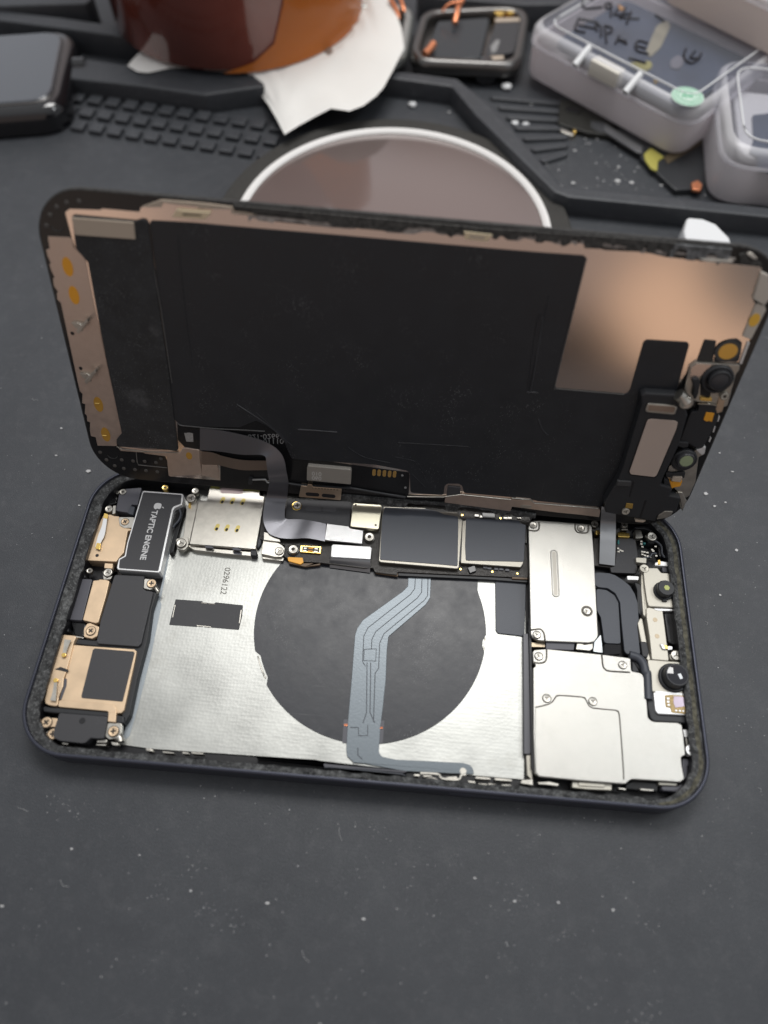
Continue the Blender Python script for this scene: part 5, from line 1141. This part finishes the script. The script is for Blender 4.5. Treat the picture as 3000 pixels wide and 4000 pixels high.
for x0, y0, x1, y1 in ((-1.6,-1.3,-1.6,1.3), (-.5,-1.5,-.5,1.5), (.6,-1.5,.6,1.5), (1.6,-1.3,1.6,1.3), (-1.9,0,1.9,.2), (-1.2,1.6,1.2,1.6)): add_tube(bm, [(st_c[0]+x0, st_c[1]+y0, H1+.14), (st_c[0]+x1, st_c[1]+y1, H1+.14)], .2, 5)
finish('sticker_print', bm, greens, stk, 60)
for s in ('Y 455,345', 'Y 785,520'):
    p = bl(s)[0]; bm = bmesh.new(); add_tube(bm, [Vector((p[0]-nn.x*3, p[1]-nn.y*3, H1-3)), Vector((p[0]+nn.x*4, p[1]+nn.y*4, H1+.6))], 1.2, 12); finish('hinge_post', bm, white, b1, 50)
p = bl('Y 600,470', 18)[0]; q = [(p[0]+e.x*x+nn.x*y, p[1]+e.y*x+nn.y*y) for x, y in ((-6.0,-1.2), (6.0,-1.2), (6.0,3.2), (-6.0,3.2))]
prism('latch', q, H1-5.5, H1-.6, mat('cream_latch', (.66,.63,.56), .4), b1, .4, .5)
A2 = Vector((83.5, 246)); e2 = Vector((.72, -.69)).normalized(); n2 = Vector((.69, .72)).normalized()
b2, bc2, P2, H2 = box('plastic_box', 'stacked plastic box with cream contents, lying across the marked box', [tuple(A2), tuple(A2+e2*80), tuple(A2+e2*80+n2*52), tuple(A2+n2*52)], 21.3, 39, 5, 8, milk('cream_plastic', (.90,.83,.78)))
prism('insert', fillet(offset(P2, 6), 4), H2-8.5, H2-6, mat('cream_card', (.68,.62,.56), .7), b2, .5, 0)
b3_, bc3, P3, H3 = box('plastic_box', 'frosted plastic box with blue-black strip, at the edge of the tray', [(98.5, 160), (165, 155), (169, 206), (102.5, 211)], 1, 21, 6, 10, milk('grey_milky', (.86,.84,.85)))
prism('insert', fillet(offset(P3, 7), 5), H3-9, H3-7, mat('white_card', (.70,.69,.68), .6), b3_, .5, 0)
prism('dark_strip', [(v.x-bc3[0], v.y-bc3[1]) for v in pts('b', 'Y 1560,740 1900,700 1900,1150 1590,1090 1600,1010 1540,985 1570,900', 15)], H3-7.2, H3-6.2, insert, b3_, .2, 1.5)
# circuit pieces under the marked box
f1 = empty('phone_fragment', 'black circuit fragment poking out under the marked box', 'circuit piece', (58, 205, 0))
def lf(o, s, z): return [(v.x-o.location.x/S, v.y-o.location.y/S) for v in pts('b', s, z)]
bpy.context.view_layer.update()
prism('board', lf(f1, 'Y 312,640 460,650 700,760 690,880 590,870 500,860 300,800', 2.2), 0, 2.2, mat('dark_board', (.02,.02,.017), .4), f1, .2, .5)
prism('chip', lf(f1, 'Y 350,690 440,700 430,730 350,715', 2.6), 1.8, 2.6, blk_gl, f1, .1, .3)
prism('metal_end', lf(f1, 'Y 312,825 400,858 395,880 318,850', 1.8), 0, 1.8, nickel, f1, .2, .4)
prism('gold_end', lf(f1, 'Y 398,815 420,825 415,862 395,850', 2), 0, 2, goldpl, f1, .2, .3)
prism('clear_end', lf(f1, 'Y 510,785 600,795 605,840 580,860 512,825', 2.7), 2.0, 2.8, clearp, f1, .2, .3)
f2 = empty('phone_part', 'dark flat phone part with a yellow tape scrap at one corner', 'phone part', (85, 178, 0))
prism('panel', lf(f2, 'Y 600,800 850,960 830,1020 1060,1235 1240,1225 1260,900 1150,880', 2), 0, 2.2, mat('dark_panel', (.03,.032,.035), .35), f2, .3, 1.2)
prism('clear_edge', lf(f2, 'Y 600,805 845,960 840,1000 800,985 590,850', 2.4), 2.0, 2.8, mat('smoky_edge', (.12,.12,.125), .25), f2, .2, .4)
prism('yellow_tape', lf(f2, 'Y 855,1000 900,960 985,1020 945,1045 940,1112 900,1095 862,1040', 2.4), 2.1, 2.6, olive, f2, .1, .6)
prism('amber_tape', lf(f2, 'Y 985,1020 1080,940 1230,860 1230,930 1010,1060', 2.4), 2.1, 2.5, mat('brown_film', (.13,.10,.06), .4), f2, .1, .4)
prism('copper_tab', lf(f2, 'Y 1160,1190 1200,1172 1232,1200 1220,1240 1170,1232', 2.6), 2, 3, copper, f2, .2, .5)
# crumbs
def crumb(s, r, label, m=white, z=0):
    c = on_bench(px(s)[0], r*.5); bm = bmesh.new(); bmesh.ops.create_icosphere(bm, subdivisions=2, radius=1)
    for v in bm.verts: v.co = Vector((v.co.x*r*random.uniform(.75, 1.1), v.co.y*r*.75*random.uniform(.8, 1.1), v.co.z*r*.5*random.uniform(.8, 1.1)))
    o = finish('crumb', bm, m, None, 20); o.location = (c + Vector((0,0,z)))*S; tag(o, label, 'crumb', 'pale crumbs on the mat'); return o
crumb('X 1135,800', 2.2, 'white plastic crumb beside the black watch crown')
crumb('X 265,968', 1.7, 'pale crumb on the mat just above the round disc')
crumb('X 1212,1140', 1.5, 'left one of two glassy crumbs on the ribbed patch')
crumb('X 1312,1152', 1.4, 'right one of two glassy crumbs on the ribbed patch')

# ================================================================== LIGHT, WORLD, CAMERA
def area(name, at, aim, sx, sy, power, col):
    l = bpy.data.lights.new(name, 'AREA'); l.shape = 'RECTANGLE'; l.size, l.size_y = sx*S, sy*S; l.energy = power; l.color = col
    o = bpy.data.objects.new(name, l); COL.objects.link(o); o.location = Vector(at)*S
    o.rotation_euler = (Vector(aim)-Vector(at)).to_track_quat('-Z', 'Y').to_euler(); return o
area('ceiling_panel', (10, 300, 590), (0, 30, 0), 340, 210, 20500, (1, .985, .96))
area('bench_lamp', (275, 88, 400), (60, 0, 0), 110, 70, 2400, (.95, .98, 1))
w = bpy.data.worlds.new('World'); scene.world = w; w.use_nodes = True
N, Lk = w.node_tree.nodes, w.node_tree.links; bg = N['Background']
tc = N.new('ShaderNodeTexCoord')
def blob(d, o_deg, i_deg):
    vm_ = N.new('ShaderNodeVectorMath'); vm_.operation = 'DOT_PRODUCT'; Lk.new(tc.outputs['Generated'], vm_.inputs[0]); vm_.inputs[1].default_value = Vector(d).normalized()
    mr = N.new('ShaderNodeMapRange'); mr.interpolation_type = 'SMOOTHSTEP'; mr.inputs['From Min'].default_value = cos(radians(o_deg)); mr.inputs['From Max'].default_value = cos(radians(i_deg))
    Lk.new(vm_.outputs['Value'], mr.inputs['Value']); return mr.outputs['Result']
cur = None
def over(fac, col):
    global cur
    mx = N.new('ShaderNodeMix'); mx.data_type = 'RGBA'; Lk.new(fac, mx.inputs['Factor'])
    if cur is None: mx.inputs['A'].default_value = (.40, .41, .43, 1)
    else: Lk.new(cur, mx.inputs['A'])
    mx.inputs['B'].default_value = (*col, 1); cur = mx.outputs['Result']
over(blob((0, .3, 1), 75, 20), (.72, .73, .74))            # bright ceiling
over(blob((0, 1, .08), 40, 12), (.20, .155, .145))         # brown wall behind the bench
over(blob((-.46, .76, .5), 32, 6), (.80, .82, .88))          # added window-like glow for the watch glass to mirror
over(blob((0, .77, .64), 28, 3), (.80, .70, .69))  # added pinkish glow for the disc top to mirror
over(blob((0, -1, .02), 55, 22), (.43, .355, .325))         # person in front of the bench, dim and warm
for d_ in ((0, -.93, -.42), (.42, -.82, -.42), (-.42, -.82, -.42)): over(blob(d_, 24, 13), (.32, .28, .27))
over(blob((.345, -.937, -.08), 8, 3.5), (1.10, .80, .59))   # a lit hand
over(blob((.425, -.905, .02), 6.5, 3), (.19, .185, .185))  # added grey patch mirrored in the metal backing's upper corner
over(blob((.19, -.967, -.165), 8, 4), (.03, .027, .027))  # added dark patch mirrored low in the metal backing
over(blob((-.41, -.91, -.01), 8, 3), (.80, .62, .51))  # added warm patch mirrored by the left side plate
Lk.new(cur, bg.inputs['Color']); bg.inputs['Strength'].default_value = .66

cam = bpy.data.cameras.new('camera'); co = bpy.data.objects.new('camera', cam); COL.objects.link(co)
cam.sensor_fit = 'VERTICAL'; cam.sensor_height = 34.6; cam.lens = FPX*34.6/4000
cam.clip_start = .5; cam.clip_end = 400
M = Matrix((RC.row[0], -RC.row[1], -RC.row[2])).transposed().to_4x4(); M.translation = CAM*S
co.matrix_world = M
cam.dof.use_dof = True; cam.dof.focus_distance = 17.8; cam.dof.aperture_fstop = cam.lens*1e-3/.33; cam.dof.aperture_blades = 0
scene.camera = co
vs_ = scene.view_settings; vs_.view_transform = 'Standard'; vs_.look = 'None'; vs_.exposure = .28; vs_.gamma = 1; vs_.use_curve_mapping = False
scene.cycles.max_bounces = 8; scene.cycles.caustics_reflective = False; scene.cycles.use_denoising = True
